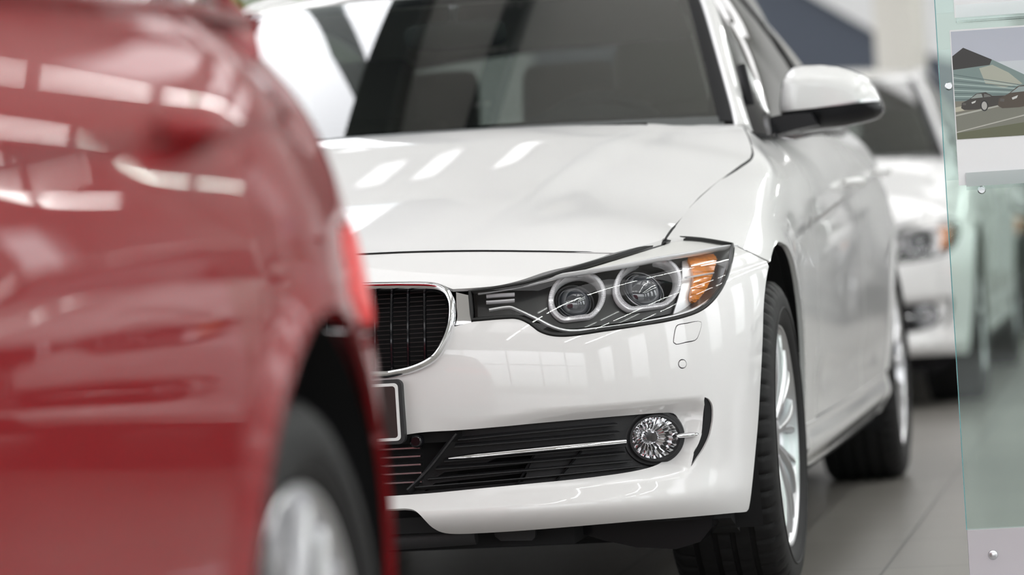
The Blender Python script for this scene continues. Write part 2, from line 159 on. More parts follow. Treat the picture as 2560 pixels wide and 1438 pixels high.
 'nose_panel': [(0,0.751),(0.1071,0.748),(0.1204,0.7478),(0.1336,0.7475),(0.1468,0.7473),(0.16,0.747),(0.1731,0.7466),(0.1862,0.7462),(0.2019,0.7455),(0.2176,0.7447),(0.2332,0.7438),(0.2488,0.7429),(0.2643,0.7418),(0.2798,0.7407),(0.2969,0.7393),(0.3139,0.7378),(0.3309,0.7361),(0.3478,0.7344),(0.3647,0.7327),(0.3816,0.7309),(0.3962,0.7293),(0.4107,0.7276),(0.4253,0.7259),(0.4398,0.7241),(0.4545,0.7224),(0.4693,0.7206),(0.4624,0.7192),(0.4548,0.717),(0.4476,0.7151),(0.4396,0.7131),(0.4319,0.7112),(0.4244,0.7094),(0.4172,0.7077),(0.4102,0.706),(0.4034,0.7045),(0.3958,0.7029),(0.3884,0.7016),(0.3812,0.7003),(0.3741,0.6991),(0.367,0.6976),(0.3601,0.6959),(0.3531,0.6939),(0.3464,0.6916),(0.3397,0.6891),(0.3332,0.6866),(0.3268,0.6842),(0.3206,0.6821),(0.3156,0.6806),(0.3108,0.6792),(0.3059,0.6779),(0.3011,0.6768),(0.2962,0.6758),(0.2914,0.675),(0.2865,0.6744),(0.2815,0.674),(0.2765,0.6737),(0.2716,0.6736),(0.2666,0.6734),(0.2617,0.6733),(0.2572,0.6732),(0.2528,0.6733),(0.2483,0.6733),(0.2438,0.6734),(0.2394,0.6735),(0.2349,0.6735),(0.2314,0.6757),(0.2279,0.6779),(0.2241,0.6809),(0.2203,0.684),(0.2164,0.6864),(0.212,0.6881),(0.2076,0.6894),(0.2031,0.6903),(0.1985,0.691),(0.1933,0.6917),(0.1882,0.6923),(0.1829,0.6928),(0.1777,0.6932),(0.1725,0.6935),(0.1672,0.6938),(0.1606,0.6941),(0.154,0.6943),(0.1474,0.6945),(0.1407,0.6947),(0.1341,0.6948),(0.1274,0.695),(0.07,0.693),(0.035,0.683),(0.018,0.66),(0.012,0.56),(0.012,0.539),(0,0.539)],
 'kidney': [(0.1672,0.6893),(0.1724,0.6889),(0.1776,0.6885),(0.1828,0.6882),(0.188,0.6877),(0.1932,0.6872),(0.1984,0.6866),(0.2029,0.6858),(0.2074,0.6849),(0.2119,0.6837),(0.2163,0.682),(0.2204,0.6797),(0.2243,0.6766),(0.2278,0.6727),(0.2305,0.6681),(0.2326,0.6628),(0.2343,0.6572),(0.2356,0.6515),(0.2364,0.6457),(0.2367,0.6398),(0.2368,0.634),(0.2368,0.6281),(0.2366,0.6222),(0.2363,0.6164),(0.2358,0.6106),(0.235,0.605),(0.2339,0.5989),(0.2326,0.5929),(0.2312,0.587),(0.2295,0.5812),(0.2276,0.5755),(0.2256,0.57),(0.2235,0.5647),(0.2213,0.5593),(0.2189,0.5541),(0.2163,0.5492),(0.2134,0.5448),(0.2102,0.5408),(0.206,0.5367),(0.2014,0.5332),(0.1967,0.5301),(0.1918,0.5275),(0.1868,0.5252),(0.1817,0.5231),(0.1764,0.5213),(0.171,0.5201),(0.1655,0.5192),(0.1599,0.5185),(0.1543,0.5177),(0.1488,0.5168),(0.08,0.522),(0.05,0.53),(0.034,0.55),(0.026,0.6),(0.026,0.655),(0.034,0.678),(0.055,0.689),(0.09,0.692)],
 'hood': [(0,-0.6629),(0.139,-0.6589),(0.1566,-0.6578),(0.1742,-0.6563),(0.1916,-0.6545),(0.209,-0.6524),(0.2263,-0.6501),(0.2436,-0.6479),(0.2643,-0.645),(0.2849,-0.6417),(0.3054,-0.6382),(0.3259,-0.6344),(0.3463,-0.6304),(0.3666,-0.6261),(0.3892,-0.6211),(0.4116,-0.6158),(0.434,-0.6101),(0.4563,-0.6041),(0.4786,-0.5976),(0.5007,-0.5906),(0.521,-0.5838),(0.5412,-0.5767),(0.5615,-0.5694),(0.5816,-0.5617),(0.6018,-0.5537),(0.6219,-0.5454),(0.6292,-0.5378),(0.6365,-0.5301),(0.6438,-0.5223),(0.6511,-0.5142),(0.6584,-0.5059),(0.6655,-0.4971),(0.6716,-0.4892),(0.6776,-0.4808),(0.6835,-0.4719),(0.6894,-0.4626),(0.6952,-0.4527),(0.701,-0.4423),(0.7027,-0.4283),(0.7045,-0.43),(0.7065,-0.34),(0.7095,-0.27),(0.7125,-0.2),(0.7165,-0.13),(0.7255,-0.055),(0.7395,0.02),(0.7515,0.08),(0.7655,0.14),(0.7775,0.19),(0.7895,0.243),(0.7955,0.28),(0.7945,0.32),(0.7885,0.36),(0.7785,0.405),(0.7675,0.45),(0.7555,0.5),(0.7435,0.53),(0.6985,0.52),(0.5485,0.455),(0.3485,0.385),(0.1785,0.345),(-0.0015,0.33)],
 'fender_front': [(-0.4217,0.0193),(-0.4137,0.1315),(-0.4055,0.2392),(-0.3974,0.3435),(-0.3899,0.436),(-0.3825,0.5257),(-0.3755,0.6147),(-0.3674,0.7195),(-0.359,0.8185),(-0.3504,0.9123),(-0.3418,1.002),(-0.3335,1.0888),(-0.3255,1.1742),(-0.3153,1.289),(-0.3056,1.4037),(-0.2962,1.5197),(-0.2869,1.6383),(-0.2777,1.7615),(-0.2682,1.8913),(-0.2667,2.0027),(-0.265,2.121),(-0.2629,2.2468),(-0.2603,2.3799),(-0.2571,2.5196),(-0.2529,2.6646),(-0.2471,2.8236),(-0.2402,2.9807),(-0.2326,3.1293),(-0.2242,3.2699),(-0.2147,3.4041),(-0.2036,3.5341),(-0.1915,3.4791),(-0.1791,3.428),(-0.1657,3.3854),(-0.1493,3.3463),(-0.1316,3.3198),(-0.1116,3.317),(-0.0855,3.3624),(-0.0541,3.44)],
 'ring1': [(0.4399,0.6419),(0.4387,0.6348),(0.4366,0.6278),(0.4338,0.6211),(0.4303,0.6149),(0.4261,0.6092),(0.4214,0.6043),(0.4164,0.6014),(0.4111,0.6011),(0.4057,0.6007),(0.4001,0.6003),(0.3945,0.5999),(0.3891,0.5995),(0.3841,0.5991),(0.3795,0.6013),(0.3756,0.6056),(0.3723,0.6107),(0.3697,0.6165),(0.3679,0.6229),(0.367,0.6296),(0.367,0.6367),(0.3679,0.6437),(0.3697,0.6507),(0.3724,0.6574),(0.376,0.6636),(0.3804,0.6693),(0.3855,0.6742),(0.3913,0.6783),(0.3975,0.6814),(0.4038,0.6834),(0.4101,0.6844),(0.4161,0.6843),(0.4215,0.683),(0.4263,0.6807),(0.4304,0.6774),(0.4339,0.6731),(0.4366,0.668),(0.4387,0.6621),(0.4399,0.6557),(0.4404,0.6489)],
 'ring2': [(0.5676,0.6575),(0.5647,0.6496),(0.5605,0.6418),(0.5554,0.6343),(0.5492,0.6273),(0.5422,0.6209),(0.5346,0.6153),(0.5268,0.6129),(0.5188,0.6123),(0.5106,0.6117),(0.5024,0.6111),(0.4943,0.6105),(0.4866,0.6099),(0.4794,0.6093),(0.4731,0.6108),(0.4678,0.6154),(0.4635,0.6209),(0.4603,0.6272),(0.4582,0.6342),(0.4574,0.6416),(0.4579,0.6493),(0.4598,0.6572),(0.4631,0.6649),(0.468,0.6724),(0.4745,0.6794),(0.4827,0.6858),(0.4924,0.6914),(0.5032,0.6961),(0.5146,0.6997),(0.526,0.7022),(0.5367,0.7035),(0.5462,0.7036),(0.5542,0.7024),(0.5604,0.7),(0.5649,0.6965),(0.5678,0.6919),(0.5695,0.6863),(0.5703,0.6799),(0.5703,0.6729),(0.5695,0.6654)],
 'topline': [(0.2678,0.6622),(0.2787,0.6639),(0.2896,0.6655),(0.3006,0.6671),(0.3116,0.6687),(0.3226,0.6706),(0.3337,0.6727),(0.3385,0.6739),(0.3433,0.6755),(0.3482,0.6773),(0.3531,0.6792),(0.3581,0.6808),(0.3631,0.6821),(0.3698,0.6834),(0.3765,0.6844),(0.3833,0.6852),(0.3901,0.686),(0.397,0.6867),(0.404,0.6876),(0.4164,0.6892),(0.4291,0.6907),(0.4421,0.6923),(0.4555,0.6938),(0.4693,0.6954),(0.4837,0.6971),(0.4923,0.6982),(0.5011,0.6994),(0.5102,0.7006),(0.5196,0.7018),(0.5291,0.703),(0.5389,0.7041),(0.5508,0.7052),(0.5629,0.7062),(0.5755,0.7072),(0.5885,0.7082),(0.6021,0.7092),(0.6164,0.7103),(0.6276,0.7112),(0.6394,0.7123),(0.6517,0.7134),(0.6644,0.7144),(0.6776,0.7154),(0.691,0.7162),(0.7017,0.7166),(0.7123,0.7168),(0.7231,0.7168),(0.7343,0.7168),(0.7462,0.7169)],
 'botline': [(0.2809,0.6289),(0.2851,0.6295),(0.2893,0.6302),(0.2935,0.6309),(0.2977,0.6315),(0.3019,0.6318),(0.3061,0.6318),(0.3092,0.6307),(0.3121,0.6287),(0.315,0.6264),(0.3194,0.623),(0.3237,0.6196),(0.328,0.616),(0.3323,0.6124),(0.3366,0.6088),(0.3409,0.6052),(0.3445,0.602),(0.3482,0.5986),(0.3518,0.5953),(0.3555,0.5921),(0.3593,0.5892),(0.3631,0.5868),(0.367,0.5847),(0.371,0.583),(0.3751,0.5816),(0.3794,0.5806),(0.3837,0.5801),(0.388,0.5798),(0.3923,0.5799),(0.4031,0.5804),(0.414,0.5811),(0.4251,0.5819),(0.4363,0.5828),(0.4478,0.5839),(0.4594,0.5852),(0.4715,0.5866),(0.4839,0.588),(0.4967,0.5896),(0.5099,0.5915),(0.5235,0.5938),(0.5377,0.5967),(0.5455,0.5988),(0.5536,0.6013),(0.5617,0.6043),(0.57,0.6077),(0.5784,0.6115),(0.5869,0.6156),(0.5928,0.6187),(0.5987,0.6222),(0.6045,0.626),(0.6101,0.6302),(0.6156,0.6346),(0.6208,0.6394),(0.6305,0.649),(0.6405,0.6589),(0.6512,0.6691),(0.6641,0.6795),(0.681,0.6898),(0.7037,0.7001)],
 'eyelid': [(0.2671,0.6623),(0.2779,0.664),(0.2887,0.6656),(0.2996,0.6671),(0.3105,0.6688),(0.3215,0.6706),(0.3325,0.6728),(0.3373,0.674),(0.3421,0.6756),(0.3469,0.6774),(0.3518,0.6792),(0.3567,0.6809),(0.3617,0.6822),(0.3684,0.6834),(0.375,0.6845),(0.3818,0.6853),(0.3885,0.6861),(0.3954,0.6868),(0.4023,0.6877),(0.4146,0.6892),(0.4271,0.6908),(0.44,0.6923),(0.4533,0.6939),(0.467,0.6955),(0.4813,0.6972),(0.4897,0.6983),(0.4984,0.6994),(0.5074,0.7007),(0.5167,0.7019),(0.5262,0.7031),(0.5358,0.7041),(0.5475,0.7053),(0.5595,0.7063),(0.5719,0.7073),(0.5847,0.7082),(0.598,0.7093),(0.6121,0.7104),(0.6231,0.7113),(0.6346,0.7123),(0.6467,0.7134),(0.6592,0.7145),(0.672,0.7155),(0.6851,0.7162),(0.6955,0.7166),(0.7059,0.7168),(0.7163,0.7169),(0.7272,0.7169),(0.7386,0.717),(0.73,0.7195),(0.722,0.7221),(0.7144,0.7247),(0.7068,0.7272),(0.6991,0.7296),(0.6909,0.7317),(0.6839,0.7334),(0.6769,0.7351),(0.6697,0.7367),(0.662,0.7379),(0.6533,0.7386),(0.6436,0.7387),(0.6322,0.7379),(0.6199,0.7364),(0.6072,0.7344),(0.5946,0.7321),(0.5823,0.7298),(0.5707,0.7278),(0.5454,0.7234),(0.5217,0.7189),(0.4995,0.7144),(0.4789,0.71),(0.4597,0.7057),(0.442,0.7014),(0.4313,0.6988),(0.421,0.6962),(0.4111,0.6936),(0.4015,0.6912),(0.3922,0.6887),(0.3832,0.6863),(0.3744,0.6839),(0.3657,0.6814),(0.3572,0.679),(0.3489,0.6767),(0.3407,0.6746),(0.3325,0.6728),(0.3215,0.6706),(0.3105,0.6688),(0.2996,0.6671),(0.2887,0.6656),(0.2779,0.664)],
 'bezel': [(0.2734,0.6549),(0.2845,0.6569),(0.2957,0.6587),(0.3068,0.6605),(0.318,0.6625),(0.3293,0.6646),(0.3406,0.667),(0.3456,0.6684),(0.3505,0.6702),(0.3555,0.6721),(0.3606,0.6741),(0.3657,0.6759),(0.3709,0.6772),(0.3778,0.6784),(0.3847,0.6793),(0.3916,0.68),(0.3986,0.6806),(0.4057,0.6812),(0.4129,0.6819),(0.4256,0.6835),(0.4387,0.685),(0.4521,0.6866),(0.466,0.6882),(0.4803,0.6898),(0.4952,0.6915),(0.5147,0.6936),(0.5354,0.6958),(0.5574,0.6979),(0.5811,0.7001),(0.6068,0.7023),(0.6349,0.7046),(0.647,0.7055),(0.6598,0.7065),(0.6732,0.7076),(0.6872,0.7086),(0.7019,0.7096),(0.7172,0.7104),(0.7302,0.7108),(0.7434,0.7111),(0.7572,0.7112),(0.772,0.7114),(0.754,0.7052),(0.7391,0.6989),(0.7267,0.6927),(0.7161,0.6866),(0.7064,0.6808),(0.6946,0.6733),(0.6841,0.6659),(0.6744,0.6588),(0.665,0.6519),(0.6558,0.6452),(0.6469,0.6388),(0.6395,0.6338),(0.632,0.6292),(0.6243,0.6251),(0.6166,0.6213),(0.6089,0.6179),(0.6002,0.6143),(0.5916,0.6109),(0.5832,0.6078),(0.575,0.6051),(0.5669,0.6028),(0.559,0.6009),(0.5433,0.5981),(0.5282,0.5958),(0.5138,0.5939),(0.5,0.5923),(0.4866,0.5909),(0.4736,0.5895),(0.4612,0.5882),(0.449,0.5871),(0.4371,0.5862),(0.4254,0.5854),(0.4139,0.5847),(0.4025,0.5842),(0.398,0.5841),(0.3934,0.5844),(0.3889,0.585),(0.3844,0.5859),(0.3802,0.5873),(0.376,0.5891),(0.3719,0.5912),(0.3679,0.5936),(0.364,0.5965),(0.3602,0.5998),(0.3565,0.6033),(0.3527,0.6064),(0.3486,0.6089),(0.3444,0.6108),(0.3402,0.6124),(0.3359,0.6137),(0.3315,0.6147),(0.3271,0.6154),(0.3228,0.6159),(0.3144,0.6163),(0.3061,0.6163),(0.2978,0.6161),(0.2895,0.6157),(0.2811,0.6154),(0.2728,0.6151),(0.2729,0.6218),(0.273,0.6284),(0.2731,0.635),(0.2732,0.6416),(0.2733,0.6483)],
 'amber': [(0.617,0.7059),(0.6282,0.7092),(0.6379,0.7104),(0.6466,0.7104),(0.6552,0.7103),(0.6631,0.7105),(0.6706,0.7104),(0.6769,0.7097),(0.681,0.708),(0.6827,0.7045),(0.6815,0.6997),(0.6773,0.6939),(0.6718,0.6878),(0.6666,0.6816),(0.6618,0.6753),(0.6573,0.6691),(0.653,0.663),(0.6487,0.6574),(0.6441,0.652),(0.6391,0.6468),(0.634,0.6418),(0.6287,0.637),(0.6231,0.6323),(0.6171,0.628),(0.6109,0.6242),(0.6045,0.6209),(0.5973,0.618),(0.59,0.6163),(0.583,0.6163),(0.5785,0.6197),(0.5772,0.6253),(0.5785,0.631),(0.5806,0.6367),(0.5833,0.6423),(0.5861,0.6478),(0.5889,0.6535),(0.5913,0.6592),(0.5934,0.666),(0.5953,0.6728),(0.5976,0.6796),(0.6009,0.6863),(0.6038,0.6931),(0.6078,0.6999)],
 'chromebox': [(0.2392,0.6686),(0.243,0.6669),(0.2468,0.6652),(0.2505,0.6635),(0.2543,0.6619),(0.258,0.6602),(0.2584,0.6549),(0.2588,0.6497),(0.2591,0.6444),(0.2592,0.6391),(0.2591,0.633),(0.2589,0.6269),(0.2585,0.6208),(0.2582,0.6148),(0.2578,0.6087),(0.2538,0.6081),(0.2498,0.6076),(0.2458,0.6071),(0.2418,0.6066),(0.2378,0.606),(0.2388,0.6114),(0.2399,0.6167),(0.2405,0.6222),(0.2404,0.6284),(0.24,0.6347),(0.2396,0.6409),(0.2395,0.6465),(0.2394,0.652),(0.2393,0.6575),(0.2393,0.6631)],
 'bar1': [(0.2821,0.6542),(0.2852,0.6544),(0.2883,0.6547),(0.2914,0.6548),(0.296,0.6549),(0.3005,0.6548),(0.3051,0.6548),(0.3096,0.6547),(0.3142,0.6546),(0.3187,0.6546)],
 'bar2': [(0.2818,0.643),(0.2849,0.6429),(0.288,0.6429),(0.2911,0.6429),(0.2956,0.6429),(0.3001,0.643),(0.3046,0.6431),(0.3092,0.6432),(0.3137,0.6433),(0.3182,0.6434)],
 'fogc': [(0.4934,0.3657)],
 'fogring': [(0.5446,0.3526),(0.5433,0.3428),(0.5401,0.3337),(0.5351,0.3256),(0.5288,0.3188),(0.5212,0.3135),(0.5129,0.31),(0.5041,0.3083),(0.4952,0.3085),(0.4865,0.3105),(0.4784,0.3144),(0.471,0.3199),(0.4647,0.3269),(0.4598,0.3351),(0.4562,0.3443),(0.4542,0.354),(0.4538,0.3639),(0.4549,0.3736),(0.4575,0.3827),(0.4616,0.3909),(0.467,0.3979),(0.4736,0.4034),(0.4811,0.4071),(0.4893,0.409),(0.498,0.4089),(0.5069,0.4069),(0.5155,0.403),(0.5237,0.3974),(0.5309,0.3902),(0.5369,0.3818),(0.5413,0.3724),(0.544,0.3626)],
 'strip': [(0.2236,0.3558),(0.2421,0.357),(0.2603,0.3583),(0.2784,0.3595),(0.2964,0.3606),(0.3142,0.3617),(0.332,0.3626),(0.35,0.3635),(0.368,0.3642),(0.3863,0.3648),(0.4047,0.3654),(0.4236,0.3658),(0.4429,0.3662)],
 'strip2': [(0.5126,0.367),(0.5168,0.367),(0.5211,0.367),(0.5254,0.367),(0.5298,0.3671),(0.5343,0.3671),(0.5389,0.367),(0.5435,0.367),(0.5483,0.367)],
 'slat0': [(0.2397,0.3908),(0.2563,0.3918),(0.2727,0.3928),(0.2889,0.3938),(0.3051,0.3947),(0.3212,0.3955),(0.3373,0.3963),(0.3539,0.3969),(0.3706,0.3975),(0.3874,0.398),(0.4045,0.3983),(0.4218,0.3986),(0.4396,0.3989)],
 'slat1': [(0.2351,0.3782),(0.2524,0.3788),(0.2695,0.3793),(0.2865,0.3798),(0.3033,0.3802),(0.3201,0.3807),(0.3368,0.3811),(0.3539,0.3816),(0.371,0.3821),(0.3882,0.3825),(0.4057,0.3829),(0.4235,0.3832),(0.4418,0.3834)],
 'slat2': [(0.2205,0.3519),(0.2402,0.3525),(0.2597,0.3531),(0.279,0.3537),(0.2981,0.3542),(0.3171,0.3547),(0.336,0.3553),(0.3544,0.3558),(0.373,0.3564),(0.3917,0.3569),(0.4107,0.3574),(0.4302,0.3577),(0.4502,0.3579)],
 'slat3': [(0.2093,0.3374),(0.231,0.3381),(0.2524,0.3387),(0.2734,0.3392),(0.2943,0.3397),(0.3149,0.3403),(0.3355,0.3408),(0.3538,0.3413),(0.3722,0.3419),(0.3908,0.3425),(0.4096,0.3429),(0.4288,0.3433),(0.4486,0.3436)],
 'slat4': [(0.1982,0.317),(0.2219,0.3183),(0.2451,0.3197),(0.268,0.3209),(0.2906,0.3221),(0.313,0.3232),(0.3352,0.3241),(0.3548,0.3249),(0.3744,0.3255),(0.3942,0.3259),(0.4144,0.3263),(0.4351,0.3265),(0.4566,0.3266)],
 'slat5': [(0.1812,0.3003),(0.208,0.3016),(0.2342,0.3029),(0.26,0.3041),(0.2853,0.3052),(0.3104,0.3064),(0.3353,0.3076),(0.3569,0.3088),(0.3786,0.3101),(0.4007,0.3114),(0.4231,0.3125),(0.4464,0.3135),(0.4707,0.3143)],
 'divider': [(0.2388,0.4045),(0.2333,0.3952),(0.2278,0.3859),(0.2222,0.3765),(0.2166,0.3672),(0.211,0.3578),(0.2052,0.3485),(0.1995,0.3392),(0.1939,0.33),(0.1883,0.3208),(0.1828,0.3117),(0.1775,0.3026),(0.1724,0.2937)],
 'insert': [(0.2434,0.4065),(0.2559,0.4071),(0.2684,0.4076),(0.2809,0.4082),(0.2932,0.4087),(0.3055,0.4092),(0.3178,0.4096),(0.3344,0.4101),(0.351,0.4106),(0.3677,0.411),(0.3845,0.4113),(0.4015,0.4116),(0.4188,0.4119),(0.4359,0.4122),(0.4536,0.4126),(0.4718,0.4129),(0.4909,0.4129),(0.511,0.4126),(0.5325,0.4117),(0.5375,0.4111),(0.5426,0.41),(0.5476,0.4082),(0.5523,0.4055),(0.556,0.4019),(0.5586,0.3973),(0.5602,0.3923),(0.5609,0.3858),(0.5605,0.3794),(0.5595,0.373),(0.5582,0.3675),(0.5567,0.362),(0.5548,0.3566),(0.5526,0.3514),(0.5497,0.3455),(0.5466,0.3398),(0.5433,0.3343),(0.5395,0.3292),(0.5357,0.3247),(0.5317,0.3206),(0.5273,0.3169),(0.5228,0.3138),(0.5185,0.3115),(0.5142,0.3095),(0.5098,0.3079),(0.5053,0.3068),(0.5008,0.306),(0.4825,0.304),(0.4651,0.3022),(0.4483,0.3006),(0.432,0.2991),(0.4161,0.2977),(0.4005,0.2965),(0.3867,0.2956),(0.3731,0.2949),(0.3595,0.2943),(0.346,0.2939),(0.3324,0.2935),(0.3189,0.293),(0.2956,0.2922),(0.2721,0.2913),(0.2482,0.2905),(0.224,0.2896),(0.1994,0.2886),(0.1742,0.2876),(0.1849,0.3069),(0.1963,0.3267),(0.2082,0.3467),(0.2201,0.3667),(0.2318,0.3867)],
 'cell1': [(0.2918,0.3506),(0.2991,0.3509),(0.3063,0.3513),(0.3136,0.3516),(0.3208,0.352),(0.3281,0.3523),(0.3353,0.3526),(0.3339,0.3481),(0.3325,0.3437),(0.3227,0.3431),(0.3128,0.3425),(0.3029,0.3419),(0.293,0.3413),(0.283,0.3406),(0.273,0.34),(0.2768,0.3421),(0.2805,0.3442),(0.2843,0.3464),(0.288,0.3485)],
 'cell2': [(0.2205,0.3275),(0.2395,0.3288),(0.2583,0.3301),(0.2769,0.3313),(0.2953,0.3324),(0.3136,0.3335),(0.3318,0.3346),(0.3302,0.3302),(0.3286,0.3258),(0.3092,0.3248),(0.2897,0.3238),(0.2701,0.3227),(0.2502,0.3216),(0.2301,0.3204),(0.2097,0.3192),(0.2133,0.322),(0.2169,0.3247)],
 'cell3': [(0.2075,0.3081),(0.228,0.3098),(0.2481,0.3115),(0.268,0.3131),(0.2876,0.3147),(0.3071,0.3162),(0.3265,0.3177),(0.3249,0.3123),(0.3233,0.307),(0.3218,0.3017),(0.3008,0.3007),(0.2798,0.2995),(0.2585,0.2983),(0.237,0.297),(0.2151,0.2957),(0.1928,0.2944),(0.1965,0.2978),(0.2002,0.3012),(0.2038,0.3046)],
 'sidechrome': [(0.6001,0.6973),(0.6096,0.6988),(0.6196,0.7004),(0.6299,0.7019),(0.6403,0.7031),(0.6503,0.704),(0.6605,0.7048),(0.6709,0.7055),(0.6816,0.7061),(0.6926,0.7067),(0.704,0.7072),(0.7159,0.7076),(0.7281,0.7079),(0.7407,0.7081),(0.7542,0.7083),(0.7396,0.7027),(0.7274,0.6971),(0.717,0.6916),(0.7081,0.6861),(0.7,0.6808),(0.6919,0.6752),(0.6845,0.6697),(0.6777,0.6643),(0.6711,0.659),(0.6646,0.6538),(0.6583,0.6488),(0.6522,0.6438),(0.6463,0.6387),(0.6404,0.6338),(0.6345,0.6292),(0.6283,0.625),(0.6218,0.6214),(0.6125,0.6174),(0.6032,0.6142),(0.594,0.6114),(0.5851,0.609),(0.5764,0.6065),(0.5681,0.6039),(0.5624,0.6019),(0.5568,0.6001),(0.5513,0.5983),(0.5459,0.5965),(0.5484,0.6022),(0.5509,0.6078),(0.5535,0.6135),(0.5562,0.6192),(0.5588,0.6249),(0.5614,0.6306),(0.5641,0.6366),(0.5669,0.6425),(0.5696,0.6485),(0.5724,0.6545),(0.5751,0.6607),(0.5777,0.6667),(0.5805,0.6728),(0.5838,0.6789),(0.588,0.685),(0.5933,0.6912)],
 'foghole': [(0.5373,0.3602),(0.536,0.3517),(0.5328,0.344),(0.5279,0.3373),(0.5217,0.3319),(0.5145,0.3283),(0.5068,0.3264),(0.4988,0.3264),(0.4911,0.3284),(0.4839,0.3321),(0.4777,0.3374),(0.4726,0.3441),(0.469,0.3518),(0.4669,0.3602),(0.4664,0.3688),(0.4675,0.3772),(0.4702,0.3849),(0.4743,0.3917),(0.4798,0.3971),(0.4863,0.4009),(0.4936,0.4029),(0.5014,0.4029),(0.5093,0.4011),(0.5169,0.3973),(0.5238,0.3919),(0.5296,0.3852),(0.534,0.3773),(0.5366,0.3689)],
}
# ---------------------------------------------------------------- materials
def nodes_of(name):
    m = bpy.data.materials.new(name); m.use_nodes = True; t = m.node_tree
    b = t.nodes['Principled BSDF']; return m, t, b
def pm(name, col, rough=.5, metal=0.0, coat=0.0, coat_rough=.03, spec=.5, noise=0.0, nscale=40, bump=0.0, bscale=300, trans=0.0):
    m, t, b = nodes_of(name)
    b.inputs['Base Color'].default_value = (*col, 1); b.inputs['Roughness'].default_value = rough
    b.inputs['Metallic'].default_value = metal; b.inputs['Coat Weight'].default_value = coat
    b.inputs['Coat Roughness'].default_value = coat_rough; b.inputs['Specular IOR Level'].default_value = spec
    b.inputs['Transmission Weight'].default_value = trans
    if noise or bump:
        tc = t.nodes.new('ShaderNodeTexCoord'); n = t.nodes.new('ShaderNodeTexNoise'); n.inputs['Scale'].default_value = nscale
        t.links.new(tc.outputs['Object'], n.inputs['Vector'])
        if noise:
            mx = t.nodes.new('ShaderNodeMix'); mx.data_type = 'RGBA'
            mx.inputs[6].default_value = (*[c*(1-noise) for c in col], 1); mx.inputs[7].default_value = (*[min(1, c*(1+noise)) for c in col], 1)
            t.links.new(n.outputs['Fac'], mx.inputs[0]); t.links.new(mx.outputs[2], b.inputs['Base Color'])
        if bump:
            n2 = t.nodes.new('ShaderNodeTexNoise'); n2.inputs['Scale'].default_value = bscale; t.links.new(tc.outputs['Object'], n2.inputs['Vector'])
            bp = t.nodes.new('ShaderNodeBump'); bp.inputs['Strength'].default_value = bump; bp.inputs['Distance'].default_value = .001
            t.links.new(n2.outputs['Fac'], bp.inputs['Height']); t.links.new(bp.outputs[0], b.inputs['Normal'])
    return m
def glass_mat(name, tint, ior=1.5, rough=0.0, boost=1.0):
    """thin pane: tinted see-through with Fresnel reflection"""
    m = bpy.data.materials.new(name); m.use_nodes = True; t = m.node_tree; t.nodes.clear()
    o = t.nodes.new('ShaderNodeOutputMaterial'); mx = t.nodes.new('ShaderNodeMixShader'); tr = t.nodes.new('ShaderNodeBsdfTransparent')
    gl = t.nodes.new('ShaderNodeBsdfGlossy'); geo = t.nodes.new('ShaderNodeNewGeometry'); dot = t.nodes.new('ShaderNodeVectorMath'); dot.operation = 'DOT_PRODUCT'
    def mth(op, *v):
        n = t.nodes.new('ShaderNodeMath'); n.operation = op
        for i, q in enumerate(v):
            if isinstance(q, (int, float)): n.inputs[i].default_value = q
            else: t.links.new(q, n.inputs[i])
        return n
    tr.inputs[0].default_value = (*tint, 1); gl.inputs['Roughness'].default_value = rough; gl.inputs[0].default_value = (1, 1, 1, 1)
    t.links.new(geo.outputs['Incoming'], dot.inputs[0]); t.links.new(geo.outputs['Normal'], dot.inputs[1])
    r0 = ((ior-1)/(ior+1))**2
    ab = mth('ABSOLUTE', dot.outputs['Value']); om = mth('SUBTRACT', 1.0, ab.outputs[0]); om.use_clamp = True
    p5 = mth('POWER', om.outputs[0], 5.0); sc = mth('MULTIPLY_ADD', p5.outputs[0], 1-r0, r0); sb = mth('MULTIPLY', sc.outputs[0], boost); sb.use_clamp = True
    t.links.new(sb.outputs[0], mx.inputs[0])
    t.links.new(tr.outputs[0], mx.inputs[1]); t.links.new(gl.outputs[0], mx.inputs[2]); t.links.new(mx.outputs[0], o.inputs[0])
    return m
def emit(name, col, s):
    m = bpy.data.materials.new(name); m.use_nodes = True; t = m.node_tree; t.nodes.clear()
    o = t.nodes.new('ShaderNodeOutputMaterial'); e = t.nodes.new('ShaderNodeEmission'); e.inputs[0].default_value = (*col, 1); e.inputs[1].default_value = s
    t.links.new(e.outputs[0], o.inputs[0]); return m
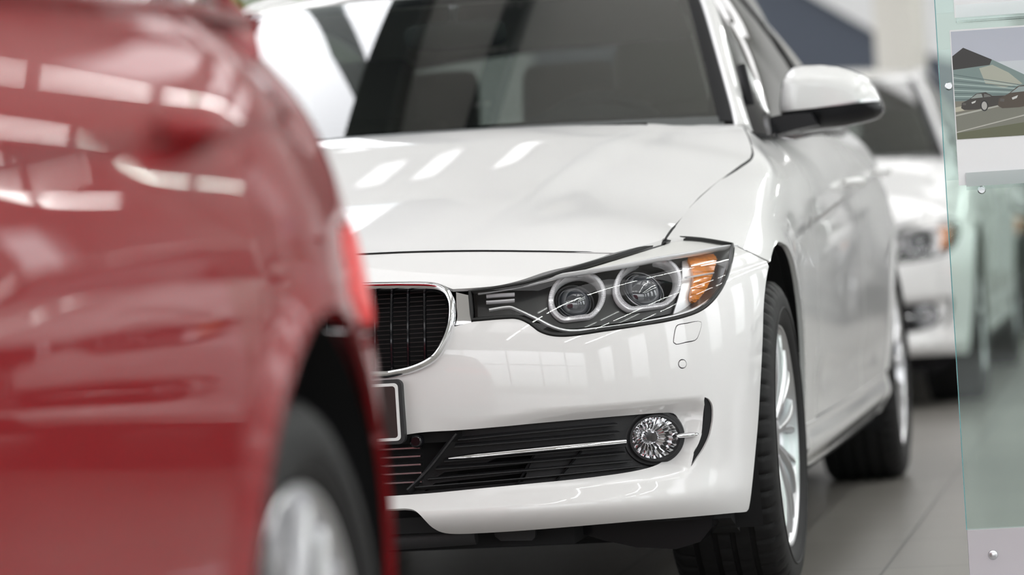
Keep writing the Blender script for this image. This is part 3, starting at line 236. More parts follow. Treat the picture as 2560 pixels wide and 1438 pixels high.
M = dict(
 white=pm('white paint', (.795, .785, .785), .45, coat=1, coat_rough=.015),
 red=pm('crimson metallic paint', (.27, .001, .006), .42, metal=.2, coat=.6, coat_rough=.02, spec=.05),
 graphite=pm('graphite metallic paint', (.035, .037, .04), .35, metal=.4, coat=1, coat_rough=.02),
 chrome=pm('chrome', (.85, .85, .87), .05, metal=1),
 satin=pm('satin aluminium', (.62, .62, .64), .28, metal=1),
 alloy=pm('silver alloy paint', (.66, .66, .68), .30, metal=.85, coat=.5),
 plastic=pm('charcoal grained plastic', (.020, .020, .022), .55, bump=.35, bscale=900),
 gloss=pm('gloss black plastic', (.008, .008, .010), .12),
 satinblack=pm('satin black plastic', (.012, .012, .014), .42, spec=.25),
 rearglass=glass_mat('rear window glass', (.75, .80, .78), 1.5),
 flute=pm('fluted chrome', (.9, .9, .92), .05, metal=1),
 seal=pm('black rubber seal', (.006, .006, .006), .5),
 void=pm('dark underside and gap shade', (.004, .004, .005), .8),  # near-black, also puts shade into panel gaps and the bumper slot
 tyre=pm('tyre rubber', (.012, .0115, .012), .6, bump=.3, bscale=500, spec=.25),
 disc=pm('brake disc steel', (.25, .25, .25), .4, metal=1),
 radiator=pm('radiator fins', (.05, .045, .045), .4, metal=.6),
 housing=pm('lamp housing', (.010, .010, .012), .30, coat=.4),
 reflector=pm('lamp reflector chrome', (.85, .85, .87), .28, metal=.55),
 lidtrim=pm('pale grey lamp trim', (.82, .81, .79), .35, coat=.4),
 ringm=pm('frosted light ring', (.78, .77, .80), .18, spec=.8, coat=1),
 lens=glass_mat('clear lamp cover', (.97, .97, .97), 1.42),
 proj=pm('projector lens', (.02, .025, .035), .03, spec=1.0, coat=1),
 amberm=pm('amber indicator lens', (.70, .20, .008), .12, spec=.8, coat=1, noise=.55, nscale=70),
 tail=pm('red tail lamp lens', (.95, .010, .014), .30, coat=.05, spec=.15),
 glass=glass_mat('windscreen glass', (.36, .40, .375), 1.52, boost=2.25),
 sideglass=glass_mat('side window glass', (.42, .45, .43), 1.52, boost=1.35),
 roomglass=glass_mat('green tinted sheet glass', (.84, .915, .885), 1.45),
 edge=pm('glass edge', (.05, .30, .32), .15, coat=1),
 fabric=pm('grey brown leather', (.13, .12, .105), .55),
 trim=pm('dark interior trim', (.085, .090, .090), .4),
 headlining=pm('grey headlining', (.62, .60, .56), .85),
 platem=pm('black plate', (.035, .028, .027), .30, coat=.4),
 whiteline=pm('white plate border', (.80, .80, .80), .4),
 mirrorg=pm('mirror glass', (.8, .8, .8), .02, metal=1),
)
# ---------------------------------------------------------------- object helpers
def link(name, me, mat=None, parent=None, **props):
    o = bpy.data.objects.new(name, me); COL.objects.link(o)
    if parent is not None: o.parent = parent
    if mat is not None:
        for q in (mat if isinstance(mat, (list, tuple)) else [mat]): me.materials.append(q)
    for k, v in props.items(): o[k] = v
    return o
def empty(name, loc, label, cat, group=None, rz=0):
    o = bpy.data.objects.new(name, None); COL.objects.link(o); o.empty_display_size = .2
    o.location = loc; o.rotation_euler = (0, 0, rz); o['label'] = label; o['category'] = cat
    if group: o['group'] = group
    return o
def mesh_np(name, V, Fc, smooth=True, nrm=None, mats=None):
    me = bpy.data.meshes.new(name); me.from_pydata([tuple(map(float, v)) for v in V], [], [tuple(int(i) for i in f) for f in Fc])
    me.polygons.foreach_set('use_smooth', [smooth]*len(me.polygons))
    if mats is not None: me.polygons.foreach_set('material_index', mats)
    if nrm is not None: me.normals_split_custom_set(nrm)
    me.update(); return me
class MB:
    """collects simple solids into one mesh"""
    def __init__(s): s.V = []; s.F = []; s.S = []
    def add(s, V, F, smooth=False):
        n = len(s.V); s.V += [tuple(map(float, v)) for v in V]; s.F += [tuple(int(i)+n for i in f) for f in F]; s.S += [smooth]*len(F); return s
    def box(s, a, b):
        x0, y0, z0 = a; x1, y1, z1 = b
        return s.add([(x0, y0, z0), (x1, y0, z0), (x1, y1, z0), (x0, y1, z0), (x0, y0, z1), (x1, y0, z1), (x1, y1, z1), (x0, y1, z1)],
                     [(0, 3, 2, 1), (4, 5, 6, 7), (0, 1, 5, 4), (1, 2, 6, 5), (2, 3, 7, 6), (3, 0, 4, 7)])
    def lathe(s, prof, c, axis='x', n=48, smooth=True, close=False):
        """prof: (along axis, radius)"""
        P = []; k = len(prof)
        for i in range(n):
            a = 2*math.pi*i/n; ca, sa = math.cos(a), math.sin(a)
            for (h, r) in prof:
                q = (h, r*ca, r*sa) if axis == 'x' else (r*sa, h, r*ca) if axis == 'y' else (r*ca, r*sa, h)
                P.append((c[0]+q[0], c[1]+q[1], c[2]+q[2]))
        F = []
        for i in range(n):
            j = (i+1) % n
            for m in range(k-1 if not close else k):
                m2 = (m+1) % k; F.append((i*k+m, j*k+m, j*k+m2, i*k+m2))
        return s.add(P, F, smooth)
    def prism(s, pts, d):
        """pts: 3-D outline, d: extrusion vector"""
        n = len(pts); d = np.array(d, float); P = [np.array(q, float) for q in pts]
        V = P+[q+d for q in P]
        return s.add(V, [tuple(range(n))[::-1], tuple(range(n, 2*n))]+[(i, (i+1) % n, n+(i+1) % n, n+i) for i in range(n)])
    def tube(s, pts, ra, rb=None, nrm=None, n=8, closed=False, taper=None, cap=True):
        pts = np.array(pts, float); N = len(pts); rb = ra if rb is None else rb
        if closed: T = np.roll(pts, -1, 0)-np.roll(pts, 1, 0)
        else: T = np.gradient(pts, axis=0)
        T /= np.linalg.norm(T, axis=1)[:, None]+1e-12
        nr = np.tile(np.array([0, 0, 1.0]), (N, 1)) if nrm is None else np.broadcast_to(np.array(nrm, float), (N, 3)).copy()
        nr = nr-(nr*T).sum(1)[:, None]*T; L = np.linalg.norm(nr, axis=1)
        bad = L < 1e-4; nr[bad] = np.cross(T[bad], [1, 0, .001]); nr /= np.linalg.norm(nr, axis=1)[:, None]
        bt = np.cross(T, nr); V = []; tp = np.ones(N) if taper is None else np.array(taper)
        for i in range(N):
            for k in range(n):
                a = 2*math.pi*(k+.5)/n; V.append(pts[i]+tp[i]*(ra*math.cos(a)*bt[i]+rb*math.sin(a)*nr[i]))
        F = [(i*n+k, i*n+(k+1) % n, ((i+1) % N)*n+(k+1) % n, ((i+1) % N)*n+k) for i in range(N if closed else N-1) for k in range(n)]
        if not closed and cap: F += [tuple(range(n))[::-1], tuple((N-1)*n+k for k in range(n))]
        return s.add(V, F, True)
    def mirrored(s):
        n = len(s.V); V = [(-x, y, z) for x, y, z in s.V]; F = [tuple(i+n for i in f)[::-1] for f in s.F]
        s.V += V; s.F += F; s.S += list(s.S); return s
    def mesh(s, name):
        me = bpy.data.meshes.new(name); me.from_pydata(s.V, [], s.F); me.polygons.foreach_set('use_smooth', s.S)
        bm = bmesh.new(); bm.from_mesh(me); bmesh.ops.recalc_face_normals(bm, faces=bm.faces)
        for e in bm.edges:
            if len(e.link_faces) == 2 and e.calc_face_angle(0) > .75: e.smooth = False
        bm.to_mesh(me); bm.free(); me.update(); return me
    def build(s, name, mat, parent=None, **props): return link(name, s.mesh(name), mat, parent, **props)
def resample(P, st, step=1.0):
    """closed outline, segments no longer than one step"""
    out = []
    for i in range(len(P)):
        a, b = P[i], P[(i+1) % len(P)]; L = np.hypot(*((b-a)/st)); m = max(1, int(np.ceil(L/step-.15)))
        for k in range(m): out.append(a+(b-a)*k/m)
    return np.array(out)
def dedupe(P, tol=1e-5):
    P = np.array(P, float); keep = [0]
    for i in range(1, len(P)):
        if np.abs(P[i]-P[keep[-1]]).max() > tol: keep.append(i)
    if np.abs(P[keep[-1]]-P[0]).max() < tol: keep.pop()
    return P[keep]
def pip(pts, poly):
    x, y = pts[:, 0], pts[:, 1]; c = np.zeros(len(pts), bool)
    for i in range(len(poly)):
        x0, y0 = poly[i]; x1, y1 = poly[(i+1) % len(poly)]
        if y0 == y1: continue
        m = ((y0 > y) != (y1 > y)) & (x < (x1-x0)*(y-y0)/(y1-y0)+x0); c ^= m
    return c
def segdist(pts, poly, closed=True):
    d = np.full(len(pts), 1e9); n = len(poly)
    for i in range(n if closed else n-1):
        a = poly[i]; b = poly[(i+1) % n]; ab = b-a; L = (ab@ab)+1e-15
        t = np.clip(((pts-a)@ab)/L, 0, 1); q = pts-a-t[:, None]*ab; d = np.minimum(d, np.hypot(q[:, 0], q[:, 1]))
    return d
def sheet_mesh(name, F, outer, step, thick=.008, bevel=.0012, holes=(), mirror=False, ref=(0, 1.4, .45), only_walls=False):
    """panel = smooth surface F(u, v) trimmed by outlines in (u, v), with turned edges"""
    st = np.array(step, float)
    loops = [resample(dedupe(outer), st)]+[resample(dedupe(h), st) for h in holes]
    B = np.concatenate(loops); lo, hi = loops[0].min(0), loops[0].max(0)
    gu = np.arange(lo[0]+st[0]*.5, hi[0], st[0]); gv = np.arange(lo[1]+st[1]*.5, hi[1], st[1])
    G = np.stack(np.meshgrid(gu, gv), -1).reshape(-1, 2)
    ok = pip(G, loops[0])
    for h in loops[1:]: ok &= ~pip(G, h)
    G = G[ok]
    if len(G):
        dm = np.full(len(G), 1e9)
        for lp in loops: dm = np.minimum(dm, segdist(G/st, lp/st))
        G = G[dm > .5]
    P2 = np.concatenate([B, G]); edges = []; k = 0
    for lp in loops: edges += [(k+i, k+(i+1) % len(lp)) for i in range(len(lp))]; k += len(lp)
    r = delaunay_2d_cdt([Vector((float(a), float(b))) for a, b in P2/st], edges, [], 0, 1e-7, True)
    V2 = np.array([(q.x, q.y) for q in r[0]])*st; T = np.array([t for t in r[2]])
    orig = r[3]; amap = {}
    for i, l in enumerate(orig):
        for j in l: amap[j] = i
    c = V2[T].mean(1); ok = pip(c, loops[0])
    for h in loops[1:]: ok &= ~pip(c, h)
    T = T[ok]
    X = F(V2[:, 0], V2[:, 1]); e = st*.02
    Xu = (F(V2[:, 0]+e[0], V2[:, 1])-F(V2[:, 0]-e[0], V2[:, 1])); Xv = (F(V2[:, 0], V2[:, 1]+e[1])-F(V2[:, 0], V2[:, 1]-e[1]))
    N = np.cross(Xu, Xv); N /= np.linalg.norm(N, axis=1)[:, None]+1e-15
    if ((X-np.array(ref))*N).sum(1).mean() < 0: N = -N
    fn = np.cross(X[T[:, 1]]-X[T[:, 0]], X[T[:, 2]]-X[T[:, 0]])
    fl = (fn*N[T[:, 0]]).sum(1) < 0; T[fl] = T[fl][:, ::-1]
    top = X.copy(); V = [top]; faces = [tuple(t) for t in T]; nl = [N[t] for t in T]; base = len(top)
    if only_walls: faces = []; nl = []
    k = 0
    for li, lp in enumerate(loops):
        idx = [amap[k+i] for i in range(len(lp))]; k += len(lp); n = len(idx)
        if bevel and not only_walls: top[idx] = X[idx]-N[idx]*bevel
        a = top[idx]; b = X[idx]-N[idx]*thick
        V.append(a); V.append(b)
        for i in range(n):
            j = (i+1) % n
            if mirror and abs(a[i][0]) < 1e-4 and abs(a[j][0]) < 1e-4: continue
            q = (base+i, base+j, base+n+j, base+n+i); w = np.cross(a[j]-a[i], b[i]-a[i]); L = np.linalg.norm(w)
            if L < 1e-12: continue
            w /= L
            # outwards from the sheet: compare with a small step in (u, v)
            faces.append(q); nl.append(np.tile(w, (4, 1)))
        base += 2*n
    V = np.concatenate(V)
    if mirror:
        n = len(V); Vm = V*np.array([-1, 1, 1]); V = np.concatenate([V, Vm])
        faces += [tuple(i+n for i in f[::-1]) for f in faces]; nl += [q[::-1]*np.array([-1, 1, 1]) for q in list(nl)]
    return mesh_np(name, V, faces, True, np.concatenate(nl).tolist())
def sheet(name, mat, parent, F, outer, step, **kw):
    me = sheet_mesh(name, F, np.array(outer, float), step, **kw); return link(name, me, mat, parent)
def outl(k): return np.array(OUT[k], float)
def flipx(me, name):
    """mirror copy of a mesh over x = 0, keeping its shading normals"""
    nv = len(me.vertices); co = np.empty(nv*3); me.vertices.foreach_get('co', co); co = co.reshape(-1, 3)*np.array([-1, 1, 1])
    faces = [tuple(p.vertices)[::-1] for p in me.polygons]; nl = []
    cn = [tuple(c.vector) for c in me.corner_normals]
    for p in me.polygons:
        s = p.loop_start; nl += [(-a, b, c) for a, b, c in cn[s:s+p.loop_total][::-1]]
    m2 = mesh_np(name, co, faces, True, nl, [p.material_index for p in me.polygons])
    m2.polygons.foreach_set('use_smooth', [p.use_smooth for p in me.polygons])
    for q in me.materials: m2.materials.append(q)
    return m2
def other_side(o, name=None):
    """the same part (with its sub-parts) on the other side of the car"""
    c = bpy.data.objects.new(name or o.name.split('.')[0], flipx(o.data, o.data.name)); COL.objects.link(c); c.parent = o.parent
    for ch in list(o.children):
        d = bpy.data.objects.new(ch.name.split('.')[0], flipx(ch.data, ch.data.name)); COL.objects.link(d); d.parent = c
    return c
# ---------------------------------------------------------------- the saloon car
def tz(r, z):
    """t on the flank for height z at station r"""
    r = np.atleast_1d(np.asarray(r, float)); z = np.broadcast_to(np.asarray(z, float), r.shape); tt = np.linspace(-.5, 8.5, 200); out = []
    for a, b in zip(r, z):
        Z = side(np.full(200, a), tt)[:, 2]; out.append(np.interp(-b, -Z, tt))
    return np.array(out)
def on_side(pts):
    """(r, z) outline -> (r, t)"""
    p = np.array(pts, float); return np.stack([p[:, 0], tz(p[:, 0], p[:, 1])], 1)
def arc(cy, cz, r, a0, a1, n): 
    a = np.radians(np.linspace(a0, a1, n)); return [(cy+r*math.cos(t), cz+r*math.sin(t)) for t in a]
METRIC = np.array([1.3, 1.0])
REC = outl('recess')*METRIC
def bumper_f(u, z):
    pts = np.stack([u, z], 1)*METRIC; ins = pip(pts, REC); d = np.where(ins, segdist(pts, REC), 0)
    dep = .030*sst(d/.042)*sst((u-.17)/.22)
    return nose(u, z, dep)
def loop3(F, key, close=False):
    p = outl(key); P = F(p[:, 0], p[:, 1]); return P
def nrm3(F, key):
    p = outl(key); h = 1e-4
    a = F(p[:, 0]+h, p[:, 1])-F(p[:, 0]-h, p[:, 1]); b = F(p[:, 0], p[:, 1]+h)-F(p[:, 0], p[:, 1]-h)
    n = np.cross(a, b); n /= np.linalg.norm(n, axis=1)[:, None]+1e-12; n[(n[:, 1] > 0)] *= -1; return n
def make_wheel(root, x, y, zc=.318):
    """tyre with the rim, hub and brake disc as its pieces; x > 0 is the left side"""
    sg = 1 if x > 0 else -1; R = .328-.004
    # profile from inner bead over the tread to the outer bead, x measured outwards from the wheel centre
    pr = [(-.098, .222), (-.112, .245), (-.118, .275), (-.112, .303), (-.098, .319), (-.090, .322)]
    tread = []
    for g0, g1 in ((-.064, -.052), (-.024, -.012), (.012, .024), (.052, .064)):
        tread += [(g0, R-.0015 if abs(g0) > .05 else R), (g0+.001, R-.008), (g1-.001, R-.008), (g1, R-.0015 if abs(g1) > .05 else R)]
    pr2 = [(.090, .322), (.098, .319), (.108, .309), (.1145, .296), (.1175, .275), (.1165, .258), (.110, .243), (.103, .234), (.1005, .230), (.094, .228), (.088, .222)]
    prof = [((sg*a), b) for a, b in pr+tread+pr2]
    n = 324; V = []; F = []; k = len(prof); ntr = len(tread); c = (x, y, zc)
    for i in range(n):
        a = 2*math.pi*i/n; ca, sa = math.cos(a), math.sin(a)
        for m, (h, r) in enumerate(prof):
            if m in (len(pr)-1, len(pr)-2, len(pr)+ntr, len(pr)+ntr+1) and i % 6 == 0: r -= .007
            if m in (len(pr)-3, len(pr)+ntr+2) and i % 6 == 0: r -= .004
            if len(pr)+4 <= m < len(pr)+12 and i % 6 == 3 and r > R-.004: r -= .003
            V.append((c[0]+h, c[1]+r*sa, c[2]+r*ca))
    for i in range(n):
        j = (i+1) % n
        for m in range(k-1): F.append((i*k+m, j*k+m, j*k+m+1, i*k+m+1))
    b = MB(); b.add(V, F, True); b.lathe([(sg*.1166, .268), (sg*.1190, .266), (sg*.1190, .264), (sg*.1168, .262)], c, n=96)
    tyre = b.build('tyre', M['tyre'], root)
    b = MB()
    b.lathe([(sg*.094, .2285), (sg*.1035, .231), (sg*.1060, .229), (sg*.1050, .226), (sg*.098, .2235), (sg*.090, .216), (sg*.070, .207), (sg*.0, .200), (-sg*.09, .205), (-sg*.1, .222)], c, n=96)
    for s_ in range(10):       # ten slim double-edged spokes
        a = 2*math.pi*(s_+.3)/10
        for da in (-.085, .085):
            pts = []; nr = []
            for q in np.linspace(0, 1, 9):
                r = .052+(.216-.052)*q; aa = a+da*(q**1.2*1.5+.25); h = .070+.018*math.sin(q*2.2)+.004*q
                pts.append((c[0]+sg*h, c[1]+r*math.sin(aa), c[2]+r*math.cos(aa))); nr.append((sg, 0, 0))
            b.tube(pts, .0085, .016, nr, n=8, taper=np.linspace(1.15, .78, 9))
    b.lathe([(sg*.045, .075), (sg*.078, .072), (sg*.086, .060), (sg*.084, .036), (sg*.080, .034)], c, n=48)
    rim = b.build('rim', M['alloy'], tyre, label='silver alloy rim with slim paired spokes')
    b = MB(); b.lathe([(sg*.080, .034), (sg*.088, .032), (sg*.090, .026), (sg*.0905, .0)], c, n=32); b.build('hub_cap', M['satin'], tyre)
    b = MB()
    for s_ in range(5):
        a = 2*math.pi*s_/5; b.lathe([(sg*.070, .010), (sg*.080, .010), (sg*.0805, .0)], (c[0], c[1]+.055*math.sin(a), c[2]+.055*math.cos(a)), n=8, smooth=False)
    b.build('wheel_bolts', M['satin'], tyre)
    b = MB(); b.lathe([(sg*.01, .03), (sg*.01, .150), (sg*.032, .150), (sg*.032, .03)], c, n=64, close=True); b.build('brake_disc', M['disc'], tyre)
    b = MB(); b.lathe([(sg*.005, .02), (sg*.005, .205), (-sg*.09, .205), (-sg*.09, .02)], c, n=48, close=True); b.build('wheel_barrel', M['void'], tyre)
    return tyre
def make_car():
    root = empty('saloon_car', (0, 0, 0), 'x', 'car')
    P = M['white']
    # hood and nose
    sheet('hood', P, root, hood, outl('hood'), (.022, .022), thick=.012, bevel=.0015, mirror=True)
    sheet('nose_panel', P, root, nose, outl('nose_panel'), (.010, .010), thick=.010, mirror=True)
    b = MB(); q = loop3(nose_in(.0022), 'hoodgap'); q = np.concatenate([[[0, q[0][1]-.004, q[0][2]]], q]); b.tube(q, .0022, .0016, n=6)
    hp = outl('hood'); k0 = int(np.argmax(hp[:, 0] > .7035)); k1 = int(np.argmax((hp[:, 1] > .52))); q = hood(hp[k0:k1, 0]+.0006, hp[k0:k1, 1]); q[:, 2] -= .0045; b.tube(q, .0028, .0020, [(0, 0, 1)]*len(q), n=6); b.mirrored(); b.build('hood_gap_shade', M['void'], root)  # dark strip laid in the hood gap as its shade
    b_out = outl('bumper')
    # the lower opening touches the centre line: take it out of the outline itself
    o = outl('opening')[1:-1]; i0 = [(0, o[0][1])]; i1 = [(0, o[-1][1])]
    top = [q for q in b_out if True]
    ring = [tuple(b_out[0])]+i1+[tuple(q) for q in o[::-1]]+i0+[tuple(q) for q in b_out[1:]]
    bump = sheet('front_bumper', P, root, bumper_f, ring, (.0075, .0075), thick=.010, bevel=.0013, mirror=True,
                 holes=[outl('slot'), outl('washer'), outl('sensor')])
    def shrink(p, k):
        c = p.mean(0); d = p-c; L = np.hypot(*(d*METRIC).T)[:, None]; return c+d*(1-k/L)
    for sgn in (1, -1):
        w_ = sheet('headlight_washer_cover', P, root, nose, shrink(outl('washer'), .0018), (.008, .008), thick=.006, bevel=.0005)
        s_ = sheet('parking_sensor', P, root, nose, shrink(outl('sensor'), .0018), (.006, .006), thick=.006, bevel=.0004)
        gs_ = [sheet('gap_shade', M['void'], par_, nose_in(.0035), outl(k_), (.02, .02), thick=.002, bevel=0) for k_, par_ in (('washer', w_), ('sensor', s_))]  # dark sheets under the gaps stand in for shade between the panels
        v_ = sheet('slot_shade_sheet', M['void'], root, nose_in(.0045), outl('slot'), (.02, .02), thick=.02, bevel=0)  # black sheet just below the surface stands in for the slot's shade
        if sgn == -1:
            for q in [w_, s_, v_]+gs_: me = flipx(q.data, q.data.name); q.data = me
    # kidney grilles
    for sgn in (1, -1):
        b = MB(); F = nose_in(-.006); Pk = loop3(F, 'kidney'); nk = nrm3(nose, 'kidney'); ct = Pk.mean(0)
        inn = Pk+(ct-Pk)/np.linalg.norm(ct-Pk, axis=1)[:, None]*.006
        b.tube(inn, .0075, .011, nk, n=10, closed=True); kf = b.build('kidney_grille', M['chrome'], root, label='chrome kidney shaped frame with black upright bars')
        ok = outl('kidney'); cu = ok.mean(0); b = MB()
        for uu in np.arange(.050, .215, .0215):
            zs = np.linspace(.50, .70, 40); pts = np.stack([np.full(40, uu), zs], 1); ins = pip(pts, cu+(ok-cu)*.95)
            if ins.sum() < 4: continue
            zz = np.linspace(zs[ins].min(), zs[ins].max(), 12); off = .012+.012*((zz-.6)/.09)**2
            q = nose(np.full(12, uu), zz, off); b.tube(q, .0036, .013, [(.15, -1, .1)]*12, n=8)
        b.build('grille_bars', M['gloss'], kf)
        b = MB()
        for zz in np.arange(.525, .695, .0085):
            us = np.linspace(.03, .235, 60); pts = np.stack([us, np.full(60, zz)], 1); ins = pip(pts, cu+(ok-cu)*.97)
            if ins.sum() < 3: continue
            q = nose(np.linspace(us[ins].min(), us[ins].max(), 8), np.full(8, zz), .060); b.tube(q, .0012, .0012, n=4)
        b.build('radiator_fins', M['radiator'], kf)
        q = sheet('grille_backing', M['void'], kf, nose_in(.075), ok, (.03, .03), thick=.004, bevel=0)
        if sgn == -1:
            kf.data = flipx(kf.data, 'kidney_grille')
            for ch in kf.children: ch.data = flipx(ch.data, ch.data.name)
    for sgn in (1, -1):
        cb = sheet('grille_end_piece', M['chrome'], root, nose_in(.004), outl('chromebox'), (.008, .008), thick=.03, bevel=.004)
        if sgn == -1: cb.data = flipx(cb.data, cb.data.name)
    # headlights
    for sgn in (1, -1):
        H = outl('headlight'); Hs = H.mean(0)+(H-H.mean(0))*.985
        hb = MB(); Pa = nose(Hs[:, 0], Hs[:, 1], .004); Pb = nose(Hs[:, 0], Hs[:, 1], .085); n = len(Pa)
        hb.add(np.concatenate([Pa, Pb]), [(i, (i+1) % n, n+(i+1) % n, n+i) for i in range(n)]+[tuple(range(n, 2*n))], True)
        hl = hb.build('headlight', M['housing'], root, label='headlight with two ringed projector lamps and amber indicator')
        parts = [hl]
        hN = nrm3(nose, 'headlight')
        b = MB(); b.tube(nose(H[:, 0], H[:, 1], .004), .0042, .006, hN, n=8, closed=True); parts.append(b.build('seal', M['seal'], hl))
        parts.append(sheet('eyelid_trim', M['lidtrim'], hl, nose_in(.008), outl('eyelid'), (.012, .012), thick=.006, bevel=.001))
        rings = [outl('ring1'), outl('ring2')]
        def grow(p, k): return p.mean(0)+(p-p.mean(0))*k
        parts.append(sheet('bezel', M['housing'], hl, nose_in(.050), outl('bezel'), (.014, .014), thick=.02, bevel=.001, holes=[grow(q, 1.0) for q in rings]))
        for key, (cx, cy, cz), rr, off in (('ring1', (.5679, -.6179, .6459), .034, .045), ('ring2', (.6849, -.5323, .6529), .040, .045)):
            p3 = loop3(nose_in(off), key); n3 = nrm3(nose, key); b = MB()
            b.tube(p3, .0042, .008, n3, n=8, closed=True)
            # fine ribs around the light ring
            m = len(p3)
            seg = np.concatenate([p3[i]+(p3[(i+1) % m]-p3[i])*np.linspace(0, 1, 4, endpoint=False)[:, None] for i in range(m)]); cn = seg.mean(0); dirs = seg-cn; dirs /= np.linalg.norm(dirs, axis=1)[:, None]
            nn = n3.mean(0)
            for q, dd in list(zip(seg, dirs)): b.tube([q-dd*.0042+nn*.0075, q+dd*.0045+nn*.0075], .0006, .0012, [nn]*2, n=4)
            parts.append(b.build('light_ring', M['ringm'], hl, label='pale ribbed light ring'))
            # inner chrome lip and projector
            b = MB(); b.tube(cn+(p3-cn)*.90, .0022, .010, n3, n=6, closed=True); parts.append(b.build('lamp_bezel', M['reflector'], hl))
            ax = nn/np.linalg.norm(nn); u1 = np.cross(ax, [0, 0, 1]); u1 /= np.linalg.norm(u1); u2 = np.cross(u1, ax)
            b = MB(); V = []; Fq = []; K = 32; c0 = cn-ax*.020
            prof = [(1.0, -.012), (1.0, 0), (.93, .008), (.75, .0165), (.5, .023), (.25, .0265), (.02, .0275)]
            for (a_, h_) in prof:
                for i in range(K): t = 2*math.pi*i/K; V.append(c0+ax*h_+rr*a_*(math.cos(t)*u1+math.sin(t)*u2))
            for a_ in range(len(prof)-1):
                for i in range(K): Fq.append((a_*K+i, a_*K+(i+1) % K, (a_+1)*K+(i+1) % K, (a_+1)*K+i))
            b.add(V, Fq, True); parts.append(b.build('projector_lens', M['proj'], hl))
            b = MB(); t = np.linspace(0, 2*np.pi, 40, endpoint=False)
            b.tube(c0+ax*.002+(rr+.003)*(np.cos(t)[:, None]*u1+np.sin(t)[:, None]*u2), .002, .004, [ax]*40, n=6, closed=True); parts.append(b.build('projector_ring', M['satin'], hl))
            # dark bowl behind
            q = grow(outl(key), .97); parts.append(sheet('lamp_bowl', M['gloss'], hl, nose_in(.078), q, (.03, .03), thick=.002, bevel=0))
        parts.append(sheet('indicator_reflector', M['reflector'], hl, nose_in(.043), outl('sidechrome'), (.01, .01), thick=.004, bevel=.001))
        am = sheet('indicator_lens', M['amberm'], hl, nose_in(.034), outl('amber'), (.006, .006), thick=.008, bevel=.001)
        am['label'] = 'amber indicator lens'; parts.append(am)
        b = MB(); A_ = outl('amber')
        for k in range(9):
            zz = A_[:, 1].min()+(A_[:, 1].max()-A_[:, 1].min())*(k+.5)/9; us = np.linspace(A_[:, 0].min(), A_[:, 0].max(), 60); ins = pip(np.stack([us, np.full(60, zz)], 1), A_)
            if ins.sum() > 3: b.tube(nose(np.linspace(us[ins].min(), us[ins].max(), 8), np.full(8, zz), .034), .0014, .0014, n=6)
        parts.append(b.build('indicator_ribs', M['amberm'], hl))
        b = MB(); A0 = A_.mean(0); b.tube(nose(np.array([A_[:, 0].min()-.004, A_[:, 0].max()+.006]), np.array([A0[1]-.002, A0[1]+.006]), .030), .0035, .002, n=6); parts.append(b.build('indicator_bar', M['reflector'], hl))
        for key, rr in (('topline', .0036), ('botline', .0032)):
            b = MB(); b.tube(loop3(nose_in(.009), key), rr, rr*1.6, nrm3(nose, key), n=8); parts.append(b.build('chrome_line', M['reflector'], hl, label='bright chrome line inside the lamp'))
        b = MB()
        for key in ('bar1', 'bar2'): b.tube(loop3(nose_in(.034), key), .0035, .006, nrm3(nose, key), n=8)
        parts.append(b.build('marker_bars', M['ringm'], hl))
        parts.append(sheet('lamp_cover', M['lens'], hl, nose, Hs, (.012, .012), thick=.0001, bevel=0))
        parts[-1]['label'] = 'clear curved lamp cover'
        if sgn == -1:
            for q in parts: q.data = flipx(q.data, q.data.name)
    # lower grille insert, chrome strip, fog lamp
    for sgn in (1, -1):
        cells = [nz for nz in ('cell1', 'cell2', 'cell3')]
        gi = sheet('lower_grille', M['plastic'], root, nose_in(.040), outl('insert'), (.015, .015), thick=.012, bevel=.001, holes=[outl(c) for c in cells+['foghole']])
        parts = [gi]; b = MB()
        for k in range(6):
            p3 = loop3(nose_in(.030), 'slat%d' % k); b.tube(p3, .0022, .014, nrm3(nose, 'slat%d' % k), n=8)
        parts.append(b.build('grille_slats', M['plastic'], gi))
        b = MB(); b.tube(loop3(nose_in(.030), 'divider'), .004, .022, nrm3(nose, 'divider'), n=8); parts.append(b.build('grille_divider', M['plastic'], gi))
        b = MB()
        for ua, ub in ((.335, .325), (.395, .372)):
            b.tube(nose(np.array([ua, ub-.012]), np.array([.352, .295]), .036), .002, .010, [(0, -1, 0)]*2, n=6)
        parts.append(b.build('grille_ribs', M['plastic'], gi))
        b = MB(); sp = loop3(nose_in(.010), 'strip'); b.tube(sp, .0052, .0085, nrm3(nose, 'strip'), n=10, taper=np.concatenate([[.35, .8], np.ones(len(sp)-3), [.9]])); cs = b.build('chrome_strip', M['chrome'], root, label='thin chrome strip across the lower grille'); parts.append(cs)
        b = MB(); sp = loop3(nose_in(.006), 'strip2'); b.tube(sp, .0046, .009, nrm3(nose, 'strip2'), n=10, taper=np.concatenate([[.5, .95], np.ones(len(sp)-3), [.6]])); parts.append(b.build('chrome_accent', M['chrome'], root))
        # fog lamp
        c = nose(outl('fogc')[:, 0], outl('fogc')[:, 1], .028)[0]; p_ = nrm3(nose, 'fogring').mean(0); ax = p_/np.linalg.norm(p_); ax = (ax+np.array([0, -.55, 0])); ax /= np.linalg.norm(ax)
        u1 = np.cross([0, 0, 1], ax); u1 /= np.linalg.norm(u1); u2 = np.cross(ax, u1)
        b = MB(); V = []; rr_ = ((.0465, -.006), (.0468, .003), (.0485, .006), (.0520, .005), (.0535, -.002), (.0560, -.004), (.0600, -.004), (.0625, -.010), (.0660, -.020), (.0700, -.030))
        for ra_, hh in rr_: V += [c+ax*hh+ra_*(math.cos(2*math.pi*i/56)*u1+.86*math.sin(2*math.pi*i/56)*u2) for i in range(56)]
